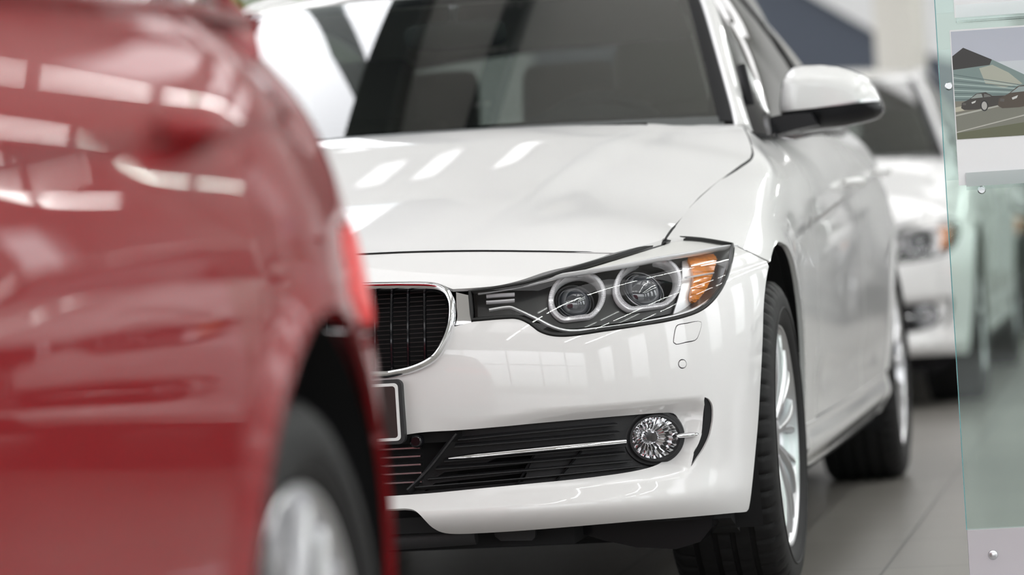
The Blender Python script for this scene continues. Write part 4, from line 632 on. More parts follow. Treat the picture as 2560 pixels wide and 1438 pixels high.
        b.add(V, [(k*56+i, k*56+(i+1) % 56, (k+1)*56+(i+1) % 56, (k+1)*56+i) for k in range(len(rr_)-1) for i in range(56)], True)
        fh = b.build('fog_lamp', M['plastic'], root, label='round clear fog lamp in a black surround'); parts.append(fh)
        b = MB(); V = []; Fq = []; K = 44; prof = [(1, -.004), (.86, -.014), (.6, -.026), (.35, -.033), (.18, -.030)]
        for a_, h_ in prof:
            for i in range(K):
                t_ = 2*math.pi*i/K; V.append(c+ax*(h_+(.0045 if i % 2 else -.0045)*a_)+.046*a_*(math.cos(t_)*u1+.86*math.sin(t_)*u2))
        for a_ in range(len(prof)-1):
            for i in range(K): Fq.append((a_*K+i, a_*K+(i+1) % K, (a_+1)*K+(i+1) % K, (a_+1)*K+i))
        b.add(V, Fq, False); parts.append(b.build('fluted_reflector', M['flute'], fh))
        b = MB(); b.tube([c-ax*.034, c-ax*.010], .0085, .0085, [u2]*2, n=16); b.tube([c-ax*.010, c-ax*.009], .0060, .0060, [u2]*2, n=16); parts.append(b.build('bulb_shield', M['radiator'], fh))
        b = MB(); V = [c+ax*(.006*math.sqrt(max(0, 1-a_*a_))+.002)+.047*a_*(math.cos(2*math.pi*i/48)*u1+.86*math.sin(2*math.pi*i/48)*u2) for a_ in (1, .85, .6, .3, .01) for i in range(48)]
        b.add(V, [(a_*48+i, a_*48+(i+1) % 48, (a_+1)*48+(i+1) % 48, (a_+1)*48+i) for a_ in range(4) for i in range(48)], True); parts.append(b.build('fog_lamp_glass', M['lens'], fh))
        parts.append(sheet('duct_backing', M['void'], gi, nose_in(.11), outl('insert'), (.04, .04), thick=.003, bevel=0))
        if sgn == -1:
            for q in parts: q.data = flipx(q.data, q.data.name)
    # middle of the lower opening
    b = MB()
    for zz in (.378, .362, .346, .330, .313): b.tube(nose(np.linspace(-.19, .19, 15), np.full(15, zz), .035), .0035, .010, [(0, -1, 0)]*15, n=8)
    cg = b.build('center_grille', M['satin'], root, label='bright slats in the middle of the lower opening')
    b = MB(); t = np.linspace(-.245, .245, 15); P1 = nose(t, np.full(15, .415), .085); P2 = nose(t, np.full(15, .285), .085)
    b.add(np.concatenate([P1, P2]), [(i, i+1, 16+i, 15+i) for i in range(14)]); P1 = nose(t, np.full(15, .412), .03); P2 = nose(t, np.full(15, .386), .03)
    b.add(np.concatenate([P1, P2]), [(i, i+1, 16+i, 15+i) for i in range(14)]); b.build('opening_backing', M['void'], cg)
    for sx in (1, -1):
        b = MB(); c = np.array([sx*.262, -.775, .392]); b.lathe([(-.006, .0), (-.006, .0085), (-.002, .0125), (.012, .0135)], c, 'y', 24); b.build('distance_sensor', M['gloss'], cg)
    # number plate
    b = MB()
    def rrect(hw, hh, r, n=6):
        return [(sx*(hw-r)+r*math.cos(a), sz*(hh-r)+r*math.sin(a)) for sx, sz, a0 in ((1, 1, 0), (-1, 1, 90), (-1, -1, 180), (1, -1, 270)) for a in np.radians(np.linspace(a0, a0+90, n))]
    ph, pc = .0605, np.array([0, -.797, .4505])
    b.prism([(x, pc[1]-.006, pc[2]+z) for x, z in rrect(.247, ph, .012)], (0, .02, 0)); pf = b.build('number_plate', M['plastic'], root, label='blank black number plate with a white border line')
    b = MB(); o1 = rrect(.2400, ph-.0065, .008); o2 = rrect(.2345, ph-.012, .006); n = len(o1)
    V = [(x, pc[1]-.0075, pc[2]+z) for x, z in o1+o2]+[(x, pc[1]-.0055, pc[2]+z) for x, z in o1+o2]
    F_ = []
    for i in range(n):
        j = (i+1) % n; F_ += [(i, j, n+j, n+i), (i, j, 2*n+j, 2*n+i), (n+i, n+j, 3*n+j, 3*n+i)]
    b.add(V, F_); b.build('plate_border', M['whiteline'], pf)
    b = MB(); b.prism([(x, pc[1]-.0070, pc[2]+z) for x, z in o2], (0, .002, 0)); b.build('plate_face', M['platem'], pf)
    # flanks: fender, doors, quarter, sill, rear bumper
    arch_f = [(q[0], q[1]) for q in outl('fender_front')]
    fa = on_side(arc(0, .330, .385, 88, -4, 22)+[(.378, .285)])
    top_edge = [(-.40, 0)]
    fend = arch_f+[tuple(q) for q in fa]+[tuple(q) for q in on_side([(.50, .285), (.628, .285)])]+[(.628, tz(.628, .90)[0]), (.620, .02), (.60, 0), (.45, 0), (.30, 0), (.2, 0), (.1, 0), (.0, 0), (-.1, 0), (-.2, 0), (-.3, 0)]
    gapd = .0028; parts = []
    parts.append(sheet('front_fender', P, root, side, fend, (.016, .16), thick=.012, bevel=.0015))
    zsill = .318
    def col(r, z0, z1, n=8): return [tuple(q) for q in on_side([(r, z) for z in np.linspace(z0, z1, n)])]
    def dr(r, t0, r1, t1, n): return [(a, b) for a, b in zip(np.linspace(r, r1, n), np.linspace(t0, t1, n))]
    d1 = col(.634, zsill, .90)+[(.640, .25), (.66, .0)]+dr(.70, 0, 1.62, 0, 10)+[(1.66, .3)]+col(1.664, .90, zsill)+[tuple(q) for q in on_side([(a, zsill) for a in np.linspace(1.6, .66, 14)])]
    parts.append(sheet('front_door', P, root, side, d1, (.03, .06), thick=.012, bevel=.0015))
    ra = arc(2.81, .330, .385+.035, 180, 128, 9)
    d2 = col(1.670, zsill, .90)+[(1.672, .3), (1.69, 0)]+dr(1.75, 0, 2.62, 0, 8)+[(2.64, .4)]+[tuple(q) for q in on_side([(2.62, .88), (2.60, .80), (2.565, .70)]+arc(2.81, .330, .42, 126, 180, 9)+[(2.385, zsill)])]+[tuple(q) for q in on_side([(a, zsill) for a in np.linspace(2.30, 1.72, 8)])]
    parts.append(sheet('rear_door', P, root, side, d2, (.03, .06), thick=.012, bevel=.0015))
    qa = [(2.646, .4), (2.63, 0)]+dr(2.72, 0, 3.55, 0, 9)+[(3.62, 0)]+[(3.62, 1.0), (3.62, tz(3.62, .80)[0])]+[tuple(q) for q in on_side([(3.10, .800), (3.04, .775), (3.015, .72), (3.06, .690), (3.14, .66)]+[(3.12, .60)]+arc(2.81, .330, .385, 38, 180, 26)+[(2.388, .335)])]
    qa += [tuple(q) for q in on_side(arc(2.81, .330, .4165, 178, 127, 9)+[(2.572, .70), (2.607, .80), (2.627, .88)])]
    parts.append(sheet('rear_quarter', P, root, side, qa, (.022, .08), thick=.012, bevel=.0015))
    rb = [tuple(q) for q in on_side([(3.125, .59), (3.166, .655), (3.3, .672), (3.5, .672), (3.75, .672), (4.1, .672), (4.56, .672)])]+[(4.56, 8.0), (4.2, 8.0), (3.86, 8.0), (3.6, 8.0), (3.3, 8.0)]+[tuple(q) for q in on_side([(3.16, .22)]+arc(2.81, .330, .388, -12, 36, 8))]
    parts.append(sheet('rear_bumper_side', P, root, side, rb, (.022, .18), thick=.012, bevel=.0015))
    tl = [tuple(q) for q in on_side([(3.105, .795), (3.045, .770), (3.022, .722), (3.065, .695), (3.3, .68), (3.6, .69), (3.9, .70), (4.02, .72), (4.05, .76), (4.0, .80), (3.8, .81), (3.4, .81)])]
    tlo = sheet('tail_lamp', M['tail'], root, lambda r, t: side(r, t)+np.array([.004, .002, 0]), tl, (.02, .16), thick=.03, bevel=.003); tlo['label'] = 'red tail lamp lens'; parts.append(tlo)
    tp = [(3.63, .02), (3.63, .5), (3.63, tz(3.63, .82)[0]-.05), (3.9, tz(3.9, .82)[0]-.05), (4.0, tz(4.0, .815)[0]), (4.07, tz(4.07, .80)[0]), (4.08, tz(4.08, .72)[0]), (4.06, tz(4.06, .685)[0]), (4.56, tz(4.56, .685)[0]), (4.56, 0), (4.2, 0), (3.86, 0)]
    parts.append(sheet('tail_panel', P, root, side, tp, (.025, .2), thick=.012, bevel=.0015))
    # rear part of the front arch lip (turned edge) and side skirt
    yy = np.linspace(.372, 2.44, 30)
    def skirt(a, b):          # a along y, b 0 top .. 1 bottom edge
        q = side(a, tz(a, .312-.0*b)); x = q[:, 0]+.004-.030*b+.028*np.sin(b*math.pi)**2*.6; return np.stack([x, a, .313-.108*b+.006*(a-1)], 1)
    parts.append(sheet('side_skirt', P, root, skirt, [(.40, 0), (2.40, 0), (2.425, .35), (2.45, 1.0), (.36, 1.0), (.375, .4)], (.04, .1), thick=.015, bevel=.002))
    for r_, z_, dn in ((1.43, .85, 'front_door'), (2.42, .885, 'rear_door')):
        b = MB(); q = side(np.linspace(r_-.10, r_+.10, 9), tz(np.linspace(r_-.10, r_+.10, 9), z_)); q[:, 0] += .034*np.sin(np.linspace(0, math.pi, 9))**.5+.004; b.tube(q, .012, .009, [(1, 0, 0)]*9, n=10, taper=[.7, .9, 1, 1, 1, 1, 1, .9, .7]); b.build('door_handle', P, [o for o in parts if o.name.startswith(dn)][0])
    # wheel-arch liners
    for (cy, cz) in WHEELS:
        a = np.radians(np.linspace(-25, 205, 40)); V = []; rr = .392
        for x_ in (.855, .52):
            V += [(x_, cy+rr*math.cos(t), cz+.012+rr*math.sin(t)) for t in a]
        F_ = [(i, i+1, 41+i, 40+i) for i in range(39)]
        b = MB(); b.add(V, F_, True); V2 = [(.52, cy+rr*math.cos(t), cz+.012+rr*math.sin(t)) for t in a]; b.add(V2, [tuple(range(40))]); parts.append(b.build('arch_liner', M['void'], root))
    # greenhouse
    def cab(s, v): return cabin(s, v)
    gl_ = [(.75, .0), (1.5, .0), (9.4, .0), (10.2, .10), (9.3, .55), (8.4, .86), (7.0, .93), (5.0, .93), (3.9, .90), (2.8, .80), (1.6, .55), (1.05, .28)]
    gl_ = [(1.02, .04), (9.6, .04), (9.9, .14), (9.35, .50), (8.6, .80), (8.0, .90), (7.0, .925), (5.0, .925), (4.1, .91), (3.2, .85), (2.3, .74), (1.5, .52), (1.12, .28)]
    body = [(.1, 0), (10.9, 0), (11, .5), (11, 1), (8, 1), (4, 1), (2, 1), (.1, 1)]
    parts.append(sheet('window_frame', M['gloss'], root, cab, body, (.12, .05), thick=.012, bevel=.001, holes=[gl_]))
    gs = sheet('side_glass', M['sideglass'], root, lambda s, v: cabin(s, v)-np.array([.006, 0, 0]), gl_, (.2, .12), thick=.0001, bevel=0); gs['label'] = 'dark side window glass'; parts.append(gs)
    for s0, wv in ((5.60, .055), (8.62, .03)):
        b = MB(); vv = np.linspace(-.0, .93, 8); q = cabin(np.full(8, s0)+vv*.12*(1 if s0 < 7 else -1.2), vv); q[:, 0] += -.002; b.tube(q, wv, .006, [(1, 0, .4)]*8, n=8); parts.append(b.build('door_pillar', M['gloss'], root))
    ss = np.linspace(.15, 10.95, 60); q = rail(ss); wd = np.interp(ss, [0, 1, 3, 5, 8, 9.5, 11], [.030, .024, .025, .028, .032, .060, .085])
    b = MB(); nr = np.stack([np.full(60, .75), np.zeros(60), np.full(60, .66)], 1); q = q+np.array([.008, 0, -.004]); V = []
    b.tube(q, 1.0, .016/.028, nr, n=16, taper=wd); pi = b.build('roof_pillar', P, root, label='white pillar running up from the hood into the roof edge'); parts.append(pi)
    # rear pillar panel
    cp = [(9.35, .0), (11, .0), (11, 1.0), (8.6, 1.0), (8.75, .86), (9.5, .50), (10.05, .14), (9.85, .0)]
    cp = [(10.0, 0), (11, 0), (11, 1), (8.7, 1), (8.8, .88), (9.55, .50), (10.1, .14)]
    parts.append(sheet('rear_pillar', P, root, lambda s, v: cabin(s, v)+np.array([.004, 0, .001]), cp, (.12, .06), thick=.01, bevel=.001))
    q = cabin(np.linspace(.85, 9.8, 40), np.full(40, .02)); q[:, 0] += .006; b = MB(); b.tube(q, .007, .004, [(1, 0, 0)]*40, n=8); parts.append(b.build('window_sill_trim', M['gloss'], root))
    for q in list(parts): other_side(q)
    # glass and roof
    W = [(-.985, .22), (-.5, .22), (0, .22), (.5, .22), (.985, .22), (.985, 1), (.985, 2), (.985, 3), (.97, 3.86), (.93, 3.97), (.5, 3.99), (0, 3.99), (-.5, 3.99), (-.93, 3.97), (-.97, 3.86), (-.985, 3), (-.985, 2), (-.985, 1)]
    ws = sheet('windshield', M['glass'], root, windshield, W, (.03, .10), thick=.0001, bevel=0); ws['label'] = 'lightly tinted windscreen'
    Wi = [(-.92, .55), (0, .50), (.92, .55), (.935, 1), (.935, 2), (.925, 3), (.90, 3.55), (.85, 3.74), (.5, 3.78), (0, 3.78), (-.5, 3.78), (-.85, 3.74), (-.90, 3.55), (-.925, 3), (-.935, 2), (-.935, 1)]
    sheet('windshield_border', M['gloss'], ws, lambda w_, s_: windshield(w_, s_)-np.array([0, -.003, .004]), [(-1.03, .22), (-.5, .22), (0, .22), (.5, .22), (1.03, .22), (1.03, 2), (1.02, 3.98), (0, 4.02), (-1.02, 3.98), (-1.03, 2)], (.03, .10), thick=.003, bevel=0, holes=[Wi])
    for sx in (1, -1):
        b = MB(); q = windshield(np.full(24, .968*sx), np.linspace(.25, 3.95, 24)); q[:, 2] += .003; b.tube(q, .019, .003, [(.25*sx, -.45, .85)]*24, n=8); b.build('windshield_moulding', M['satinblack'], root)
    sheet('roof', P, root, roof, [(-1.0, 4.02), (0, 4.04), (1.0, 4.02), (1.02, 5), (1.02, 7.2), (1.0, 8.15), (0, 8.15), (-1.0, 8.15), (-1.02, 7.2), (-1.02, 5)], (.05, .12), thick=.012, bevel=.002)
    sheet('headlining', M['headlining'], root, lambda w_, s_: roof(w_, s_)-np.array([0, 0, .035]), [(-.97, 4.02), (.97, 4.02), (.97, 8.1), (-.97, 8.1)], (.1, .2), thick=.003, bevel=0)
    rg = sheet('rear_window', M['rearglass'], root, rearglass, [(-.97, 8.2), (0, 8.2), (.97, 8.2), (.96, 9.5), (.95, 10.85), (0, 10.9), (-.95, 10.85), (-.96, 9.5)], (.06, .12), thick=.0001, bevel=0)
    sheet('rear_window_border', M['gloss'], rg, lambda w_, s_: rearglass(w_, s_)-np.array([0, .003, .004]), [(-1.01, 8.15), (0, 8.15), (1.01, 8.15), (1.01, 10.95), (0, 10.95), (-1.01, 10.95)], (.06, .12), thick=.003, bevel=0, holes=[[(-.88, 8.45), (.88, 8.45), (.86, 10.4), (-.86, 10.4)]])
    sheet('trunk_lid', P, root, decklid, [(0, 3.28), (.5, 3.27), (.99, 3.24), (.99, 3.5), (.985, 3.60), (0, 3.63), (-.985, 3.60), (-.99, 3.5), (-.99, 3.24), (-.5, 3.27)], (.05, .03), thick=.012, bevel=.002)
    # cowl and underbody
    b = MB(); V = []
    t = np.linspace(-1, 1, 21); q = windshield(t*.97, np.full(21, .42)); q2 = q+np.array([0, -.12, -.055]); b.add(np.concatenate([q, q2]), [(i, i+1, 22+i, 21+i) for i in range(20)], True); b.build('cowl_panel', M['trim'], root)
    b = MB()
    for sx in (-.55, .12):
        q = windshield(np.linspace(sx, sx+.62, 12), np.full(12, .20)); q[:, 2] += .006; q[:, 1] -= .01; b.tube(q, .006, .008, n=6)
    b.build('wiper_blades', M['seal'], root)
    b = MB(); b.prism([(-.80, -.30, .150), (.80, -.30, .150), (.80, -.42, .19), (.70, -.60, .205), (.42, -.70, .212), (-.42, -.70, .212), (-.70, -.60, .205), (-.80, -.42, .19)], (0, 0, .03))
    b.box((-.55, -.3, .14), (.55, 3.5, .17)); b.box((-.80, .5, .17), (.80, 2.3, .20)); b.box((-.52, -.60, .17), (.52, 3.5, .70)); b.box((-.84, .50, .20), (.84, 2.32, .42)); b.box((-.50, 2.3, .3), (.50, 3.7, .66))  # the long tall box is added to block light inside the body
    b.box((-.7, -.42, .60), (-.5, .4, .64)); b.box((.5, -.42, .60), (.7, .4, .64)); b.build('underbody_and_light_block', M['void'], root)
    for sx in (1, -1):
        b = MB(); o_ = [(sx*a, -.50, z) for a, z in ((.49, .215), (.505, .183), (.559, .164), (.621, .148), (.70, .141), (.748, .153), (.772, .180), (.775, .215))]
        b.prism(o_, (0, .16, 0)); b.build('brake_air_duct', M['gloss'], root)
        b = MB(); b.prism([(sx*a, -.62, z) for a, z in ((.365, .215), (.369, .192), (.380, .183), (.440, .181), (.447, .187), (.450, .215))], (0, .05, 0)); b.build('jacking_tab', M['plastic'], root)
    b = MB(); q = np.array([(x, -.655-.0*x, .207-.012*math.cos(x*3)) for x in np.linspace(-.34, .34, 20)]); b.tube(q, .018, .02, n=8); b.build('splitter_edge', M['plastic'], root)
    # mirrors
    cap = [(.812, 1.0125), (.811, 1.028), (.813, 1.045), (.820, 1.084), (.832, 1.104), (.847, 1.115), (.867, 1.119), (.909, 1.117), (.950, 1.110), (.982, 1.099), (1.008, 1.086), (1.023, 1.073), (1.034, 1.054), (1.042, 1.032), (1.0445, 1.0225), (.96, 1.0182), (.911, 1.0158)]
    low = [(.813, 1.0105), (.911, 1.0142), (.975, 1.0172), (1.0455, 1.0212), (1.0475, 1.010), (1.045, .997), (1.034, .986), (1.008, .979), (.958, .972), (.892, .969), (.858, .966), (.835, .972), (.818, .988)]
    head = np.array([q for q in cap[:-2]]+[q for q in low[3:]])
    def dome(y0, h, wd_):
        def f(x, z):
            d = np.clip(segdist(np.stack([x, z], 1), head)/wd_, 0, 1); ins = pip(np.stack([x, z], 1), head); d = np.where(ins, d, 0)
            return np.stack([x, y0-h*np.sqrt(np.clip(1-(1-d)**2, 0, 1)), z], 1)
        return f
    for sgn in (1, -1):
        mh = sheet('door_mirror', P, root, dome(.765, .075, .05), cap, (.006, .006), thick=.02, bevel=.001, ref=(.93, 1.2, 1.05))
        ps = [mh, sheet('mirror_lower_shell', M['satinblack'], mh, dome(.765, .072, .05), low, (.006, .006), thick=.02, bevel=.001, ref=(.93, 1.2, 1.05))]
        ind = [(.905, 1.0165), (.975, 1.0245), (1.040, 1.0315), (1.0435, 1.0235), (.975, 1.0185), (.911, 1.0160)]
        im = sheet('mirror_indicator', M['satin'], mh, dome(.765, .0775, .05), ind, (.005, .004), thick=.01, bevel=.001, ref=(.93, 1.2, 1.05)); ps.append(im)
        b = MB(); hd = [(x, .765, z) for x, z in head]; b.prism(hd, (0, .05, 0)); ps.append(b.build('mirror_back_shell', M['gloss'], mh))
        b = MB(); b.prism([(x, .8155, z) for x, z in (head.mean(0)+(head-head.mean(0))*.86)], (0, .003, 0)); ps.append(b.build('mirror_glass', M['mirrorg'], mh))
        # arm and the black corner piece in the window
        b = MB(); ARM = [(.766, .996), (.789, .997), (.830, 1.004), (.90, 1.004), (.915, .976), (.865, .969), (.806, .958), (.781, .941), (.773, .949), (.764, .972)]
        b.prism([(x-.016*(.69-.655)/.07, .655, z) for x, z in ARM], (0, .105, 0)); ps.append(b.build('mirror_arm', M['satinblack'], mh))
        b = MB(); q = np.array([(.735, .70, 1.125), (.741, .69, 1.098), (.750, .675, 1.054), (.759, .665, 1.006), (.770, .665, .970), (.779, .67, .946)]); b.tube(q, .007, .012, [(1, -.3, .4)]*6, n=8); ps.append(b.build('mirror_corner', M['satinblack'], mh))
        if sgn == -1:
            for q in ps: q.data = flipx(q.data, q.data.name)
    # cabin
    b = MB(); V = []; t = np.linspace(-.72, .72, 15); yb = .62; prof = [(.52, .93), (.62, .965), (.80, .985), (.95, .975), (1.04, .93), (1.05, .70)]
    for y_, z_ in prof: V += [(x*(1 if y_ > .6 else .9), y_-.10*(1-(x/.72)**2), z_+.012*(1-(x/.72)**2)) for x in t]
    b.add(V, [(k*15+i, k*15+i+1, (k+1)*15+i+1, (k+1)*15+i) for k in range(len(prof)-1) for i in range(14)], True)
    q = [(.33+.19*math.cos(a), .93, .985+.085*math.sin(a)) for a in np.linspace(0, math.pi, 16)]; b.prism(q, (0, .16, -.01)); b.build('dashboard', M['trim'], root)
    b = MB(); a = np.linspace(0, 2*np.pi, 48, endpoint=False); c0 = np.array([.31, 1.16, .925]); e1 = np.array([1, 0, 0]); e2 = np.array([0, .35, .937])
    ring_ = c0+.185*(np.cos(a)[:, None]*e1+np.sin(a)[:, None]*e2); b.tube(ring_, .016, .014, [(0, -.937, .35)]*48, n=10, closed=True)
    for an in (0, math.pi, -math.pi/2): d_ = math.cos(an)*e1+math.sin(an)*e2; b.tube([c0+d_*.05, c0+d_*.175], .022, .010, [(0, -.937, .35)]*2, n=8)
    b.tube([c0+np.array([0, -.03, 0]), c0+np.array([0, .02, 0])], .07, .07, [(0, 0, 1)]*2, n=20); b.build('steering_wheel', M['trim'], root)
    def seat(x, y, w, back=.62, hr=True):
        b = MB()
        def cush(c, hx, hy, hz, tilt=0):
            V = []; 
            for k, (sc_, zz) in enumerate(((.9, -1), (1, -.75), (1.0, .6), (.9, .95), (.6, 1.0))):
                for i in range(20):
                    t_ = 2*math.pi*i/20; cx = math.copysign(abs(math.cos(t_))**.5, math.cos(t_)); sy = math.copysign(abs(math.sin(t_))**.5, math.sin(t_))
                    p = np.array([hx*sc_*cx, hy*sc_*sy, hz*zz]); ct, st_ = math.cos(tilt), math.sin(tilt); p = np.array([p[0], p[1]*ct+p[2]*st_, -p[1]*st_+p[2]*ct]); V.append(p+np.array(c))
            b.add(V, [(k*20+i, k*20+(i+1) % 20, (k+1)*20+(i+1) % 20, (k+1)*20+i) for k in range(4) for i in range(20)]+[tuple(range(20))[::-1], tuple(range(80, 100))], True)
        cush((x, y-.12, .48), w/2, .25, .08); cush((x, y+.19, .48+back/2), w/2*.96, .075, back/2, .30)
        if hr: cush((x, y+.30, 1.160), .140, .05, .095, .25); b.tube([(x-.05, y+.28, 1.02), (x-.05, y+.30, 1.12)], .006, n=6); b.tube([(x+.05, y+.28, 1.02), (x+.05, y+.30, 1.12)], .006, n=6)
        return b
    for sx in (.41, -.41): seat(sx, 1.45, .52).build('front_seat', M['fabric'], root)
    b = seat(0, 2.32, 1.15, .52, False); 
    b.build('rear_bench', M['fabric'], root)
    for sx in (-.42, -.01, .42):
        b = seat(0, 0, .1); V_ = [(sx+v[0], 2.34+v[1], v[2]+.005) for v in b.V[200:300]]; b = MB(); b.add(V_, [(k*20+i, k*20+(i+1) % 20, (k+1)*20+(i+1) % 20, (k+1)*20+i) for k in range(4) for i in range(20)]+[tuple(range(20))[::-1], tuple(range(80, 100))], True); b.build('rear_headrest', M['fabric'], root)
    b = MB(); b.prism([(-.74, 2.62, .96), (.74, 2.62, .96), (.66, 3.22, .99), (-.66, 3.22, .99)], (0, 0, .02)); b.build('parcel_shelf', M['trim'], root)
    for sx in (1, -1):
        b = MB(); V = []
        yy = np.linspace(.62, 2.75, 14)
        for z_, dx in ((.42, -.12), (.75, -.10), (.93, -.07)): V += [(sx*(.84+dx), y_, z_) for y_ in yy]
        b.add(V, [(k*14+i, k*14+i+1, (k+1)*14+i+1, (k+1)*14+i) for k in range(2) for i in range(13)], True); b.build('door_lining', M['trim'], root)
        # inner trim of the windscreen pillar
        b = MB(); q = rail(np.linspace(.3, 4.2, 20)); q[:, 0] -= .035; q[:, 1] += .03; q[:, 2] -= .02; q[:, 0] *= sx; b.tube(q, .03, .014, [(sx, 0, 1)]*20, n=8); b.build('pillar_trim', M['headlining'], root)
    b = MB(); c0 = np.array([.02, .95, 1.258]); V = []
    for k, (sc_, dy) in enumerate(((.85, -.022), (1, -.01), (1, .012))):
        for i in range(24): t_ = 2*math.pi*i/24; V.append(c0+np.array([.125*sc_*math.copysign(abs(math.cos(t_))**.5, math.cos(t_)), dy, .034*sc_*math.copysign(abs(math.sin(t_))**.5, math.sin(t_))]))
    b.add(V, [(k*24+i, k*24+(i+1) % 24, (k+1)*24+(i+1) % 24, (k+1)*24+i) for k in range(2) for i in range(24)]+[tuple(range(24))[::-1], tuple(range(48, 72))], True); b.tube([c0+np.array([0, -.01, .03]), c0+np.array([0, -.0, .07])], .012, n=8); b.build('inner_mirror', M['trim'], root)
    for x_, y_ in ((.762, 0), (-.762, 0), (.775, 2.81), (-.775, 2.81)): make_wheel(root, x_, y_)
    return root
def copy_car(src, loc, label, swap, group=None):
    r = src.copy(); COL.objects.link(r); r.location = loc; r['label'] = label
    def rec(o, par):
        for ch in o.children:
            c = ch.copy(); COL.objects.link(c); c.parent = par
            for i, s_ in enumerate(c.material_slots):
                if s_.material in swap:
                    mt = swap[s_.material]; s_.link = 'OBJECT'; s_.material = mt
                    if 'label' in c and 'white' in c['label']: c['label'] = c['label'].replace('white', swap['word'])
            rec(ch, c)
    rec(src, r); return r
# ================================================================ the hall
def struct(name, b, mat): return b.build(name, mat, None, kind='structure')
def floor_mat():
    m, t, b = nodes_of('grey floor tiles'); tc = t.nodes.new('ShaderNodeTexCoord'); mp = t.nodes.new('ShaderNodeMapping'); br = t.nodes.new('ShaderNodeTexBrick')
    mp.inputs['Rotation'].default_value = (0, 0, math.pi/2); mp.inputs['Location'].default_value = (.31, .17, 0)
    br.offset = 0.0; br.inputs['Scale'].default_value = 1.0; br.inputs['Brick Width'].default_value = .60; br.inputs['Row Height'].default_value = .60; br.inputs['Mortar Size'].default_value = .0035; br.inputs['Mortar Smooth'].default_value = .2
    br.inputs['Color1'].default_value = (.235, .220, .200, 1); br.inputs['Color2'].default_value = (.268, .252, .230, 1); br.inputs['Mortar'].default_value = (.075, .070, .066, 1)
    t.links.new(tc.outputs['Object'], mp.inputs[0]); t.links.new(mp.outputs[0], br.inputs['Vector'])
    n = t.nodes.new('ShaderNodeTexNoise'); n.inputs['Scale'].default_value = 3.0; n.inputs['Detail'].default_value = 5; t.links.new(tc.outputs['Object'], n.inputs['Vector'])
    mx = t.nodes.new('ShaderNodeMix'); mx.data_type = 'RGBA'; mx.blend_type = 'MULTIPLY'; mx.inputs[0].default_value = .25
    t.links.new(br.outputs['Color'], mx.inputs[6]); t.links.new(n.outputs['Fac'], mx.inputs[7]); t.links.new(mx.outputs[2], b.inputs['Base Color'])
    b.inputs['Roughness'].default_value = .28; b.inputs['Specular IOR Level'].default_value = .5
    bp = t.nodes.new('ShaderNodeBump'); bp.inputs['Strength'].default_value = .3; bp.inputs['Distance'].default_value = .002; inv_ = t.nodes.new('ShaderNodeMath'); inv_.operation = 'SUBTRACT'; inv_.inputs[0].default_value = 1
    t.links.new(br.outputs['Fac'], inv_.inputs[1]); t.links.new(inv_.outputs[0], bp.inputs['Height']); t.links.new(bp.outputs[0], b.inputs['Normal'])
    return m
M.update(floor=floor_mat(), ceil=pm('ceiling plaster', (.86, .86, .85), .9), wall=pm('pale wall paint', (.62, .62, .62), .8, noise=.03, nscale=2),
         steel=pm('dark blue-grey steel', (.022, .030, .040), .35), brace=pm('pale blue-grey painted steel', (.66, .72, .76), .5), slate=pm('slate blue panel', (.085, .10, .135), .6),
         pillar=pm('cream pillar paint', (.74, .71, .66), .7), leaf=pm('green leaves', (.16, .30, .06), .5, noise=.4, nscale=6), bark=pm('plant stem', (.12, .08, .05), .8), pot=pm('white planter', (.7, .7, .69), .35),
         base=pm('silver-grey painted metal', (.52, .49, .52), .38), panel=emit('ceiling light panel', (1, .99, .985), PANEL_STRENGTH), tube=emit('ceiling light tube', (.955, 1.0, .96), TUBE_STRENGTH),
         acrylic=glass_mat('clear acrylic', (.93, .95, .95), 1.45), paper=pm('white card', (.88, .88, .90), .45), mull=pm('window frame grey', (.25, .26, .27), .5))
H = 6.0
b = MB(); b.box((-10, -13, -.1), (10, 24, 0)); struct('floor', b, M['floor'])
# ceiling with the long skylight over the left side of the hall
sx0, sy0, sy1 = -7.5, 1.6, 8.3
def bx(y): return -1.51-.055*(y-3.5)          # the edge beam runs a little askew
b = MB(); b.box((-10, -13, H), (10, sy0, H+.2)); b.box((-10, sy1, H), (10, 24, H+.2)); b.box((-10, sy0, H), (sx0, sy1, H+.2)); b.prism([(bx(sy0), sy0, H), (10, sy0, H), (10, sy1, H), (bx(sy1), sy1, H)], (0, 0, .2)); struct('ceiling', b, M['ceil'])
b = MB(); b.box((-10, 23.8, 0), (10, 24, H)); struct('wall_back', b, M['wall'])
b = MB(); b.box((9.8, -13, 0), (10, 24, 1.0)); b.box((9.8, -13, 4.2), (10, 24, H))
for y in np.arange(-13, 24, 4.0): b.box((9.8, y, 1.0), (10, y+2.1, 4.2))
struct('wall_right', b, M['wall'])
b = MB(); b.box((-10, -13, 0), (-9.8, 24, .35)); b.box((-10, -13, 5.2), (-9.8, 24, H)); struct('wall_left', b, M['wall'])
b = MB(); b.box((-10, -13.2, 0), (10, -13, .35)); b.box((-10, -13.2, 4.3), (10, -13, H)); struct('wall_front', b, M['wall'])
for k, (x0, x1) in enumerate(((-9.8, -3.3), (-3.3, 3.3), (3.3, 9.8))):
    b = MB()
    for x in list(np.linspace(x0, x1, 4))[:4 if k == 2 else 3]: b.box((x-.04, -13.12, .35), (x+.04, -13.04, 5.0))
    b.box((x0, -13.12, 2.6), (x1, -13.04, 2.68)); struct('window_%d' % (k+1), b, M['mull'])
for k in range(5):
    y0 = -13+7.4*k; b = MB()
    for y in list(np.linspace(y0, y0+7.4, 4))[:4 if k == 4 else 3]: b.box((-9.94, y-.04, .35), (-9.86, y+.04, 5.2))
    b.box((-9.94, y0, 2.6), (-9.86, y0+7.4, 2.68)); struct('window_%d' % (k+4), b, M['mull'])
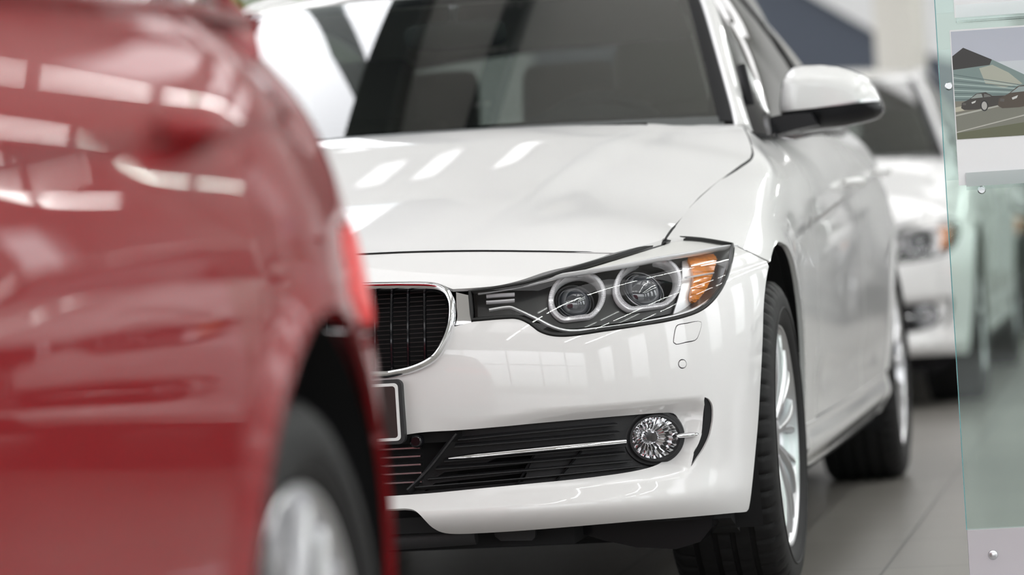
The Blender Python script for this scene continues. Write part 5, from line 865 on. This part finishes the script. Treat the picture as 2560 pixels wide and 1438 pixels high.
# skylight steel: edge beam, slim beam with bolt plates, diagonal brace
b = MB(); b.prism([(bx(1.6)-.18, 1.6, H-.45), (bx(1.6)+.17, 1.6, H-.45), (bx(8.3)+.17, 8.3, H-.45), (bx(8.3)-.18, 8.3, H-.45)], (0, 0, .47)); struct('trim_1', b, M['steel'])
b = MB(); b.prism([(-.78, 1.6, H-.45), (-.58, 1.6, H-.45), (-.02, 13, H-.45), (-.22, 13, H-.45)], (0, 0, .43)); struct('trim_2', b, M['steel'])
b = MB()
for y in np.arange(2.5, 8, .62):
    for dx in (-.045, .045): b.lathe([(0, .0), (0, .022), (.016, .022), (.016, 0)], (-.68+.049*(y-1.6)+dx, y, H-.466), 'z', 10, False)
struct('trim_3', b, M['satin'])
b = MB(); b.prism([(-4.00, 8.30, H-.42), (-3.45, 8.30, H-.42), (-2.39, 5.50, H-.42), (-1.79, 4.16, H-.42), (-1.40, 3.2, H-.42), (-1.55, 3.2, H-.42), (-1.68, 3.50, H-.42), (-2.17, 4.44, H-.42), (-2.94, 6.19, H-.42)], (0, 0, .25)); struct('trim_4', b, M['brace'])
b = MB(); b.box((-7.5, 8.22, H-.30), (-1.5, 8.36, H-.002)); struct('trim_5', b, M['brace'])
# lamps; the square panels are unseen, added to light the hall
LG = 'unseen square light panels added in the ceiling'
def lamp(x, y, w, l, first=[None]):
    t = empty('ceiling_light', (x, y, H-.03), 'added unseen square light panel glowing in the ceiling '+('before' if y < -5 else 'above the nose of' if y < 1 else 'above' if y < 5 else 'behind' if y < 15 else 'far behind')+' the sharp white car', 'light', LG)
    if w < 1: t['label'] = 'slim light slot in the ceiling, mirrored in the left of the white hood'; t['group'] = 'slim light slots in the ceiling'
    if first[0] is None:
        b = MB(); b.box((-w/2-.04, -l/2-.04, -.01), (w/2+.04, -l/2, .03)); b.box((-w/2-.04, l/2, -.01), (w/2+.04, l/2+.04, .03)); b.box((-w/2-.04, -l/2, -.01), (-w/2, l/2, .03)); b.box((w/2, -l/2, -.01), (w/2+.04, l/2, .03)); f = b.build('frame', M['base'], t)
        b = MB(); b.box((-w/2, -l/2, 0), (w/2, l/2, .02)); d = b.build('diffuser', M['panel'], t); first[0] = (f, d)
    else:
        for o in first[0]: c = o.copy(); COL.objects.link(c); c.parent = t
for y in (-9.6,):
    for x in (-6.2, -3.0, .2, 3.4): lamp(x, y, 2.6, 2.6)
for x in (-5.8, -2.6, .6, 3.8): lamp(x, -1.2, 2.6, 2.6)
lamp(4.4, 1.9, 2.6, 2.6)
for x, y in ((-5.5, 11.2), (-5.5, 15.2), (-1.9, 13.6), (1.6, 13.2), (-2.2, 17.6), (1.6, 17.6), (-5.5, 20.4), (-1.5, 21.2), (2.5, 21.2)): lamp(x, y, 2.6, 2.6)
small0 = [None]
for x, y in ((-2.62, 10.1), (-2.16, 10.0), (-1.38, 9.7), (-3.1, 11.6), (-3.6, 10.1)):
    lamp(x, y, .20, .80, small0)
for y in (6.4, 9.8): lamp(5.0, y, 2.6, 2.6)
tube0 = [None]
for x in (2.8, 6.2, 8.0):
    for y in np.arange(-9, 20 if x > 3 else 17, 2.6):
        t = empty('tube_light', (x, float(y), 4.6), 'slim bright tube lamp hung in the row '+{2.8: 'just right of the cars', 6.2: 'midway to the right wall', 8.0: 'nearest the right wall'}[x], 'light', 'tube lamps hung in rows')
        if tube0[0] is None:
            b = MB(); b.box((-.06, -1.15, 0), (.06, 1.15, .06)); f = b.build('housing', M['base'], t); b = MB(); b.tube([(0, -1.1, -.02), (0, 1.1, -.02)], .022, n=10); d = b.build('tube', M['tube'], t)
            b = MB(); b.tube([(0, -.9, .06), (0, -.9, 1.4)], .006, n=6); s_ = b.build('hanging_rod', M['satin'], t); b = MB(); b.tube([(0, .9, .06), (0, .9, 1.4)], .006, n=6); s2 = b.build('hanging_rod', M['satin'], t); tube0[0] = (f, d, s_, s2)
        else:
            for o in tube0[0]: c = o.copy(); COL.objects.link(c); c.parent = t
# ================================================================ background
b = MB(); b.lathe([(0, .17), (H, .17)], (.02, 15.2, 0), 'z', 48); o = b.build('round_pillar', M['pillar'], None); o['label'] = 'round cream pillar standing behind the white cars'; o['category'] = 'pillar'
t = empty('partition_wall', (0, 19, 0), 'slate blue partition with a white sloping top behind the pillar', 'partition')
b = MB(); b.prism([(-3.2, 0, 0), (.6, 0, 0), (.6, 0, 1.75), (-.30, 0, 2.10), (-1.05, 0, 2.6), (-3.2, 0, 3.9)], (0, .15, 0)); b.build('slate_panel', M['slate'], t)
b = MB(); b.prism([(.6, -.05, 1.75), (-.30, -.05, 2.10), (-1.05, -.05, 2.6), (-3.2, -.05, 3.9), (-3.2, -.05, 4.5), (.6, -.05, 2.5)], (0, .25, 0)); b.build('sloping_coping', M['paper'], t)
# tall plant, upper left
t = empty('potted_palm', (-2.9, 9.4, 0), 'tall green potted palm seen over the roof of the white car', 'plant')
b = MB(); b.lathe([(0, .0), (0, .22), (.5, .30), (.52, .30), (.52, .26), (.48, .25), (.48, 0)], (0, 0, 0), 'z', 32); b.build('planter', M['pot'], t)
b = MB(); b.tube([(0, 0, .45), (.05, 0, 1.2), (0, .03, 1.9)], .03, n=8); b.build('stem', M['bark'], t)
rnd = random.Random(4); b = MB()
for i in range(34):
    a = rnd.uniform(0, 2*math.pi); L = rnd.uniform(.5, .95); z0 = rnd.uniform(1.5, 2.0); up = rnd.uniform(.1, .7); V = []; n = 9
    for k in range(n):
        q = k/(n-1); r = L*q; z = z0+up*q*1.2-1.0*up*q*q-.25*q*q; wdt = .035*math.sin(math.pi*min(1, q*.95+.05))+.003
        c = np.array([r*math.cos(a), r*math.sin(a), z]); s_ = np.array([-math.sin(a), math.cos(a), 0])*wdt; V += [c-s_, c+np.array([0, 0, .012]), c+s_]
    b.add(V, [(k*3+j, k*3+j+1, (k+1)*3+j+1, (k+1)*3+j) for k in range(n-1) for j in range(2)], True)
b.build('fronds', M['leaf'], t)
# ================================================================ display stand with leaflets
S = empty('display_stand', (1.2575, -.45, 0), 'upright glass display panel on a silver metal foot at the right edge', 'display stand', rz=math.radians(5))
b = MB(); b.box((0, 0, .149), (.62, .010, 1.75)); gp = b.build('glass_panel', M['roomglass'], S)
b = MB(); b.box((-.0015, -.0002, .149), (.0, .0102, 1.75)); b.build('glass_edge', M['edge'], S)
b = MB(); b.box((0, -.012, 0), (.62, .022, .149)); b.build('metal_foot', M['base'], S)
b = MB(); b.box((-.1, -.16, 0), (.72, .17, .012)); b.build('floor_plate', M['base'], S)
b = MB(); b.lathe([(-.016, 0), (-.016, .0035), (-.0155, .0045), (-.015, .0085), (-.012, .0095)], (.046, 0, .100), 'y', 24, True); b.lathe([(-.016, 0), (-.016, .0035), (-.0155, .0045), (-.015, .0085), (-.012, .0095)], (.574, 0, .100), 'y', 24, True); b.build('screws', M['satin'], S)
def holder(z, label):
    h = empty('leaflet_holder', (0, 0, 0), label, 'leaflet holder'); h.location = (1.2575, -.45, 0); h.rotation_euler = (0, 0, math.radians(5))
    b = MB(); b.box((.0, -.010, z-.0), (.34, -.007, z+.250)); b.build('acrylic_back', M['acrylic'], h)
    b = MB(); b.box((.037, -.034, z-.018), (.262, -.031, z+.012)); b.box((.037, -.034, z-.021), (.262, -.007, z-.018)); b.build('acrylic_lip', M['acrylic'], h)
    b = MB()
    for x, zz in ((.016, z+.180), (.32, z+.180))+(((.066, z-.022),) if z < 1 else ()): b.lathe([(-.020, 0), (-.020, .006), (-.017, .0078), (-.007, .0078), (-.007, 0)], (x, 0, zz), 'y', 24)
    b.build('standoff_studs', M['satin'], h); return h
holder(.820, 'clear acrylic leaflet holder with a chrome stud, at eye height on the glass panel')
holder(1.140, 'clear acrylic leaflet holder cut off by the top of the picture')
rz5 = math.radians(5)
def card(name, label, x0, z0, wd_, ht, y, mat=None):
    t = empty(name, (1.2575, -.45, 0), label, 'leaflet', rz=rz5); b = MB(); b.box((x0, y, z0), (x0+wd_, y+.0012, z0+ht)); b.build('card_sheet', mat or M['paper'], t); return t
card('leaflet', 'plain white card standing right behind the photo leaflet', .0270, .8115, .218, .292, -.0130)
L_ = card('leaflet', 'leaflet with a picture of two dark cars and a glass roof, white lower part', .0235, .8090, .214, .297, -.0150)
card('leaflet', 'white leaflet in the top holder, only its lower edge in the picture', .0345, 1.129, .214, .297, -.0150)
card('leaflet', 'folded grey card across the foot of the photo leaflet', .0375, .8060, .222, .0265, -.0190, pm('pale grey card', (.60, .61, .62), .45))
# the printed picture: flat inks on the card
def ink(name, polys, y):
    vs = []; V = []; F_ = []; mi = []; mats = []
    for k, (pts, colr) in enumerate(polys):
        n = len(V); V += [(x, y-.00003*k, z) for x, z in pts]; F_.append(tuple(range(n, n+len(pts)))); mt = pm('print ink', colr, .35); mats.append(mt); mi.append(k)
    me = mesh_np(name, V, F_, False, None, mi); o = link(name, me, mats, L_); return o
X0, X1 = .0255, .2355
pol = [([(X0, .897), (X1, .897), (X1, 1.103), (X0, 1.103)], (.50, .52, .60)), ([(X0, .99), (X1, .99), (X1, 1.04), (X0, 1.04)], (.60, .64, .68)),
       ([(X0, .90), (X1, .90), (X1, 1.0), (X0, 1.0)], (.22, .21, .17)),
       ([(X0, 1.056), (.047, 1.071), (.10, 1.045), (.16, 1.012), (X1, .975), (X1, .96), (X0, .97)], (.20, .27, .26)),
       ([(X0, 1.056), (.047, 1.071), (.10, 1.045), (.095, 1.035), (X0, 1.030)], (.030, .026, .025)),
       ([(.075, 1.030), (.10, 1.035), (.13, 1.018), (.155, .995), (.12, .99), (.085, 1.0)], (.42, .43, .36))]
for k in range(9):
    z_ = 1.022-.006*k; pol.append(([(X0, z_), (.15+.01*k, z_-.028+.002*k), (.15+.01*k, z_-.0295+.002*k), (X0, z_-.0018)], (.42, .52, .50) if k % 2 else (.12, .17, .17)))
pol += [([(X0, .897), (X1, .897), (X1, .957), (X0, .947)], (.20, .20, .165)), ([(X0, .897), (X1, .897), (X1, .930), (X0, .909)], (.125, .130, .075)), ([(X0, .9115), (X1, .9520), (X1, .9495), (X0, .9095)], (.48, .47, .42)), ([(X0, .944), (.16, .966), (.16, .963), (X0, .941)], (.45, .45, .40)), ([(X0, .958), (.05, .962), (.05, .952), (X0, .949)], (.50, .48, .38))]
def mini(x, z, s, dark, hi):
    body = [(0, .004), (.002, .014), (.016, .020), (.030, .030), (.048, .0315), (.060, .024), (.085, .023), (.086, .008), (.060, .004), (.03, 0), (.006, 0)]
    q = [([(x+a*s, z+c*s) for a, c in body], dark), ([(x+a*s, z+c*s) for a, c in ((.019, .021), (.031, .029), (.040, .029), (.042, .022))], hi), ([(x+a*s, z+c*s) for a, c in ((.044, .022), (.045, .029), (.054, .026), (.058, .0225))], (.16, .16, .15)),
         ([(x+a*s, z+c*s) for a, c in ((.003, .010), (.004, .014), (.010, .013), (.009, .009))], (.10, .09, .08)), ([(x+a*s, z+c*s) for a, c in ((.020, .014), (.029, .017), (.027, .013), (.021, .011))], (.62, .62, .60))]
    for cx in (.044,): q += [([(x+(cx+.0075*math.cos(t))*s, z+(.006+.0105*math.sin(t))*s) for t in np.linspace(0, 6.28, 17)[:-1]], (.02, .02, .02)), ([(x+(cx+.0052*math.cos(t))*s, z+(.006+.0080*math.sin(t))*s) for t in np.linspace(0, 6.28, 17)[:-1]], (.45, .44, .42))]
    return q
pol += mini(.0365, .952, 1.0, (.045, .038, .033), (.30, .33, .31)); pol += mini(.106, .951, 1.35, (.075, .055, .040), (.30, .36, .36))
o = ink('printed_picture', pol, -.01535); o['label'] = 'printed picture of two dark cars under a glass roof'
# ================================================================ the cars
car = make_car()
car['label'] = 'sharp white saloon car in the middle, seen from its front corner'; car['group'] = 'showroom cars in a row'
del car['group']
red = copy_car(car, (-.06, -6.40, -.012), 'blurred crimson car in the left foreground, only its rear corner in the picture', {M['white']: M['red'], 'word': 'crimson'})
w2 = copy_car(car, (.05, 6.6, 0), 'blurred white saloon car parked behind the sharp white one', {'word': 'white'})
g3 = copy_car(car, (.05, 13.4, 0), 'blurred dark graphite car, last in the row at the far right', {M['white']: M['graphite'], 'word': 'graphite'})

copy_car(car, (2.9, 12.5, 0), 'dark graphite car far down the right side, added out of view to vary the reflections', {M['white']: M['graphite'], 'word': 'graphite'})  # unseen car, put here to give the reflections something dark
copy_car(car, (3.7, 3.4, 0), 'white car in the next row to the right, added out of view for its reflection', {'word': 'white'})  # unseen car, added as a pale shape for the reflections
# the red car sits on smaller wheels set deeper in their arches
for o in red.children:
    if o.name.startswith('tyre'):
        xs = sum(v.co.x for v in o.data.vertices)/len(o.data.vertices); ys = sum(v.co.y for v in o.data.vertices)/len(o.data.vertices)
        k = .95; o.scale = (k, k, k); sg = 1 if xs > 0 else -1; o.location = (xs*(1-k)-sg*.022, ys*(1-k), .318*(1-k)-.010*k+.012)

for o in red.children:
    if o.name.startswith(('window_sill_trim', 'window_frame')):
        o.material_slots[0].link = 'OBJECT'; o.material_slots[0].material = M['red']
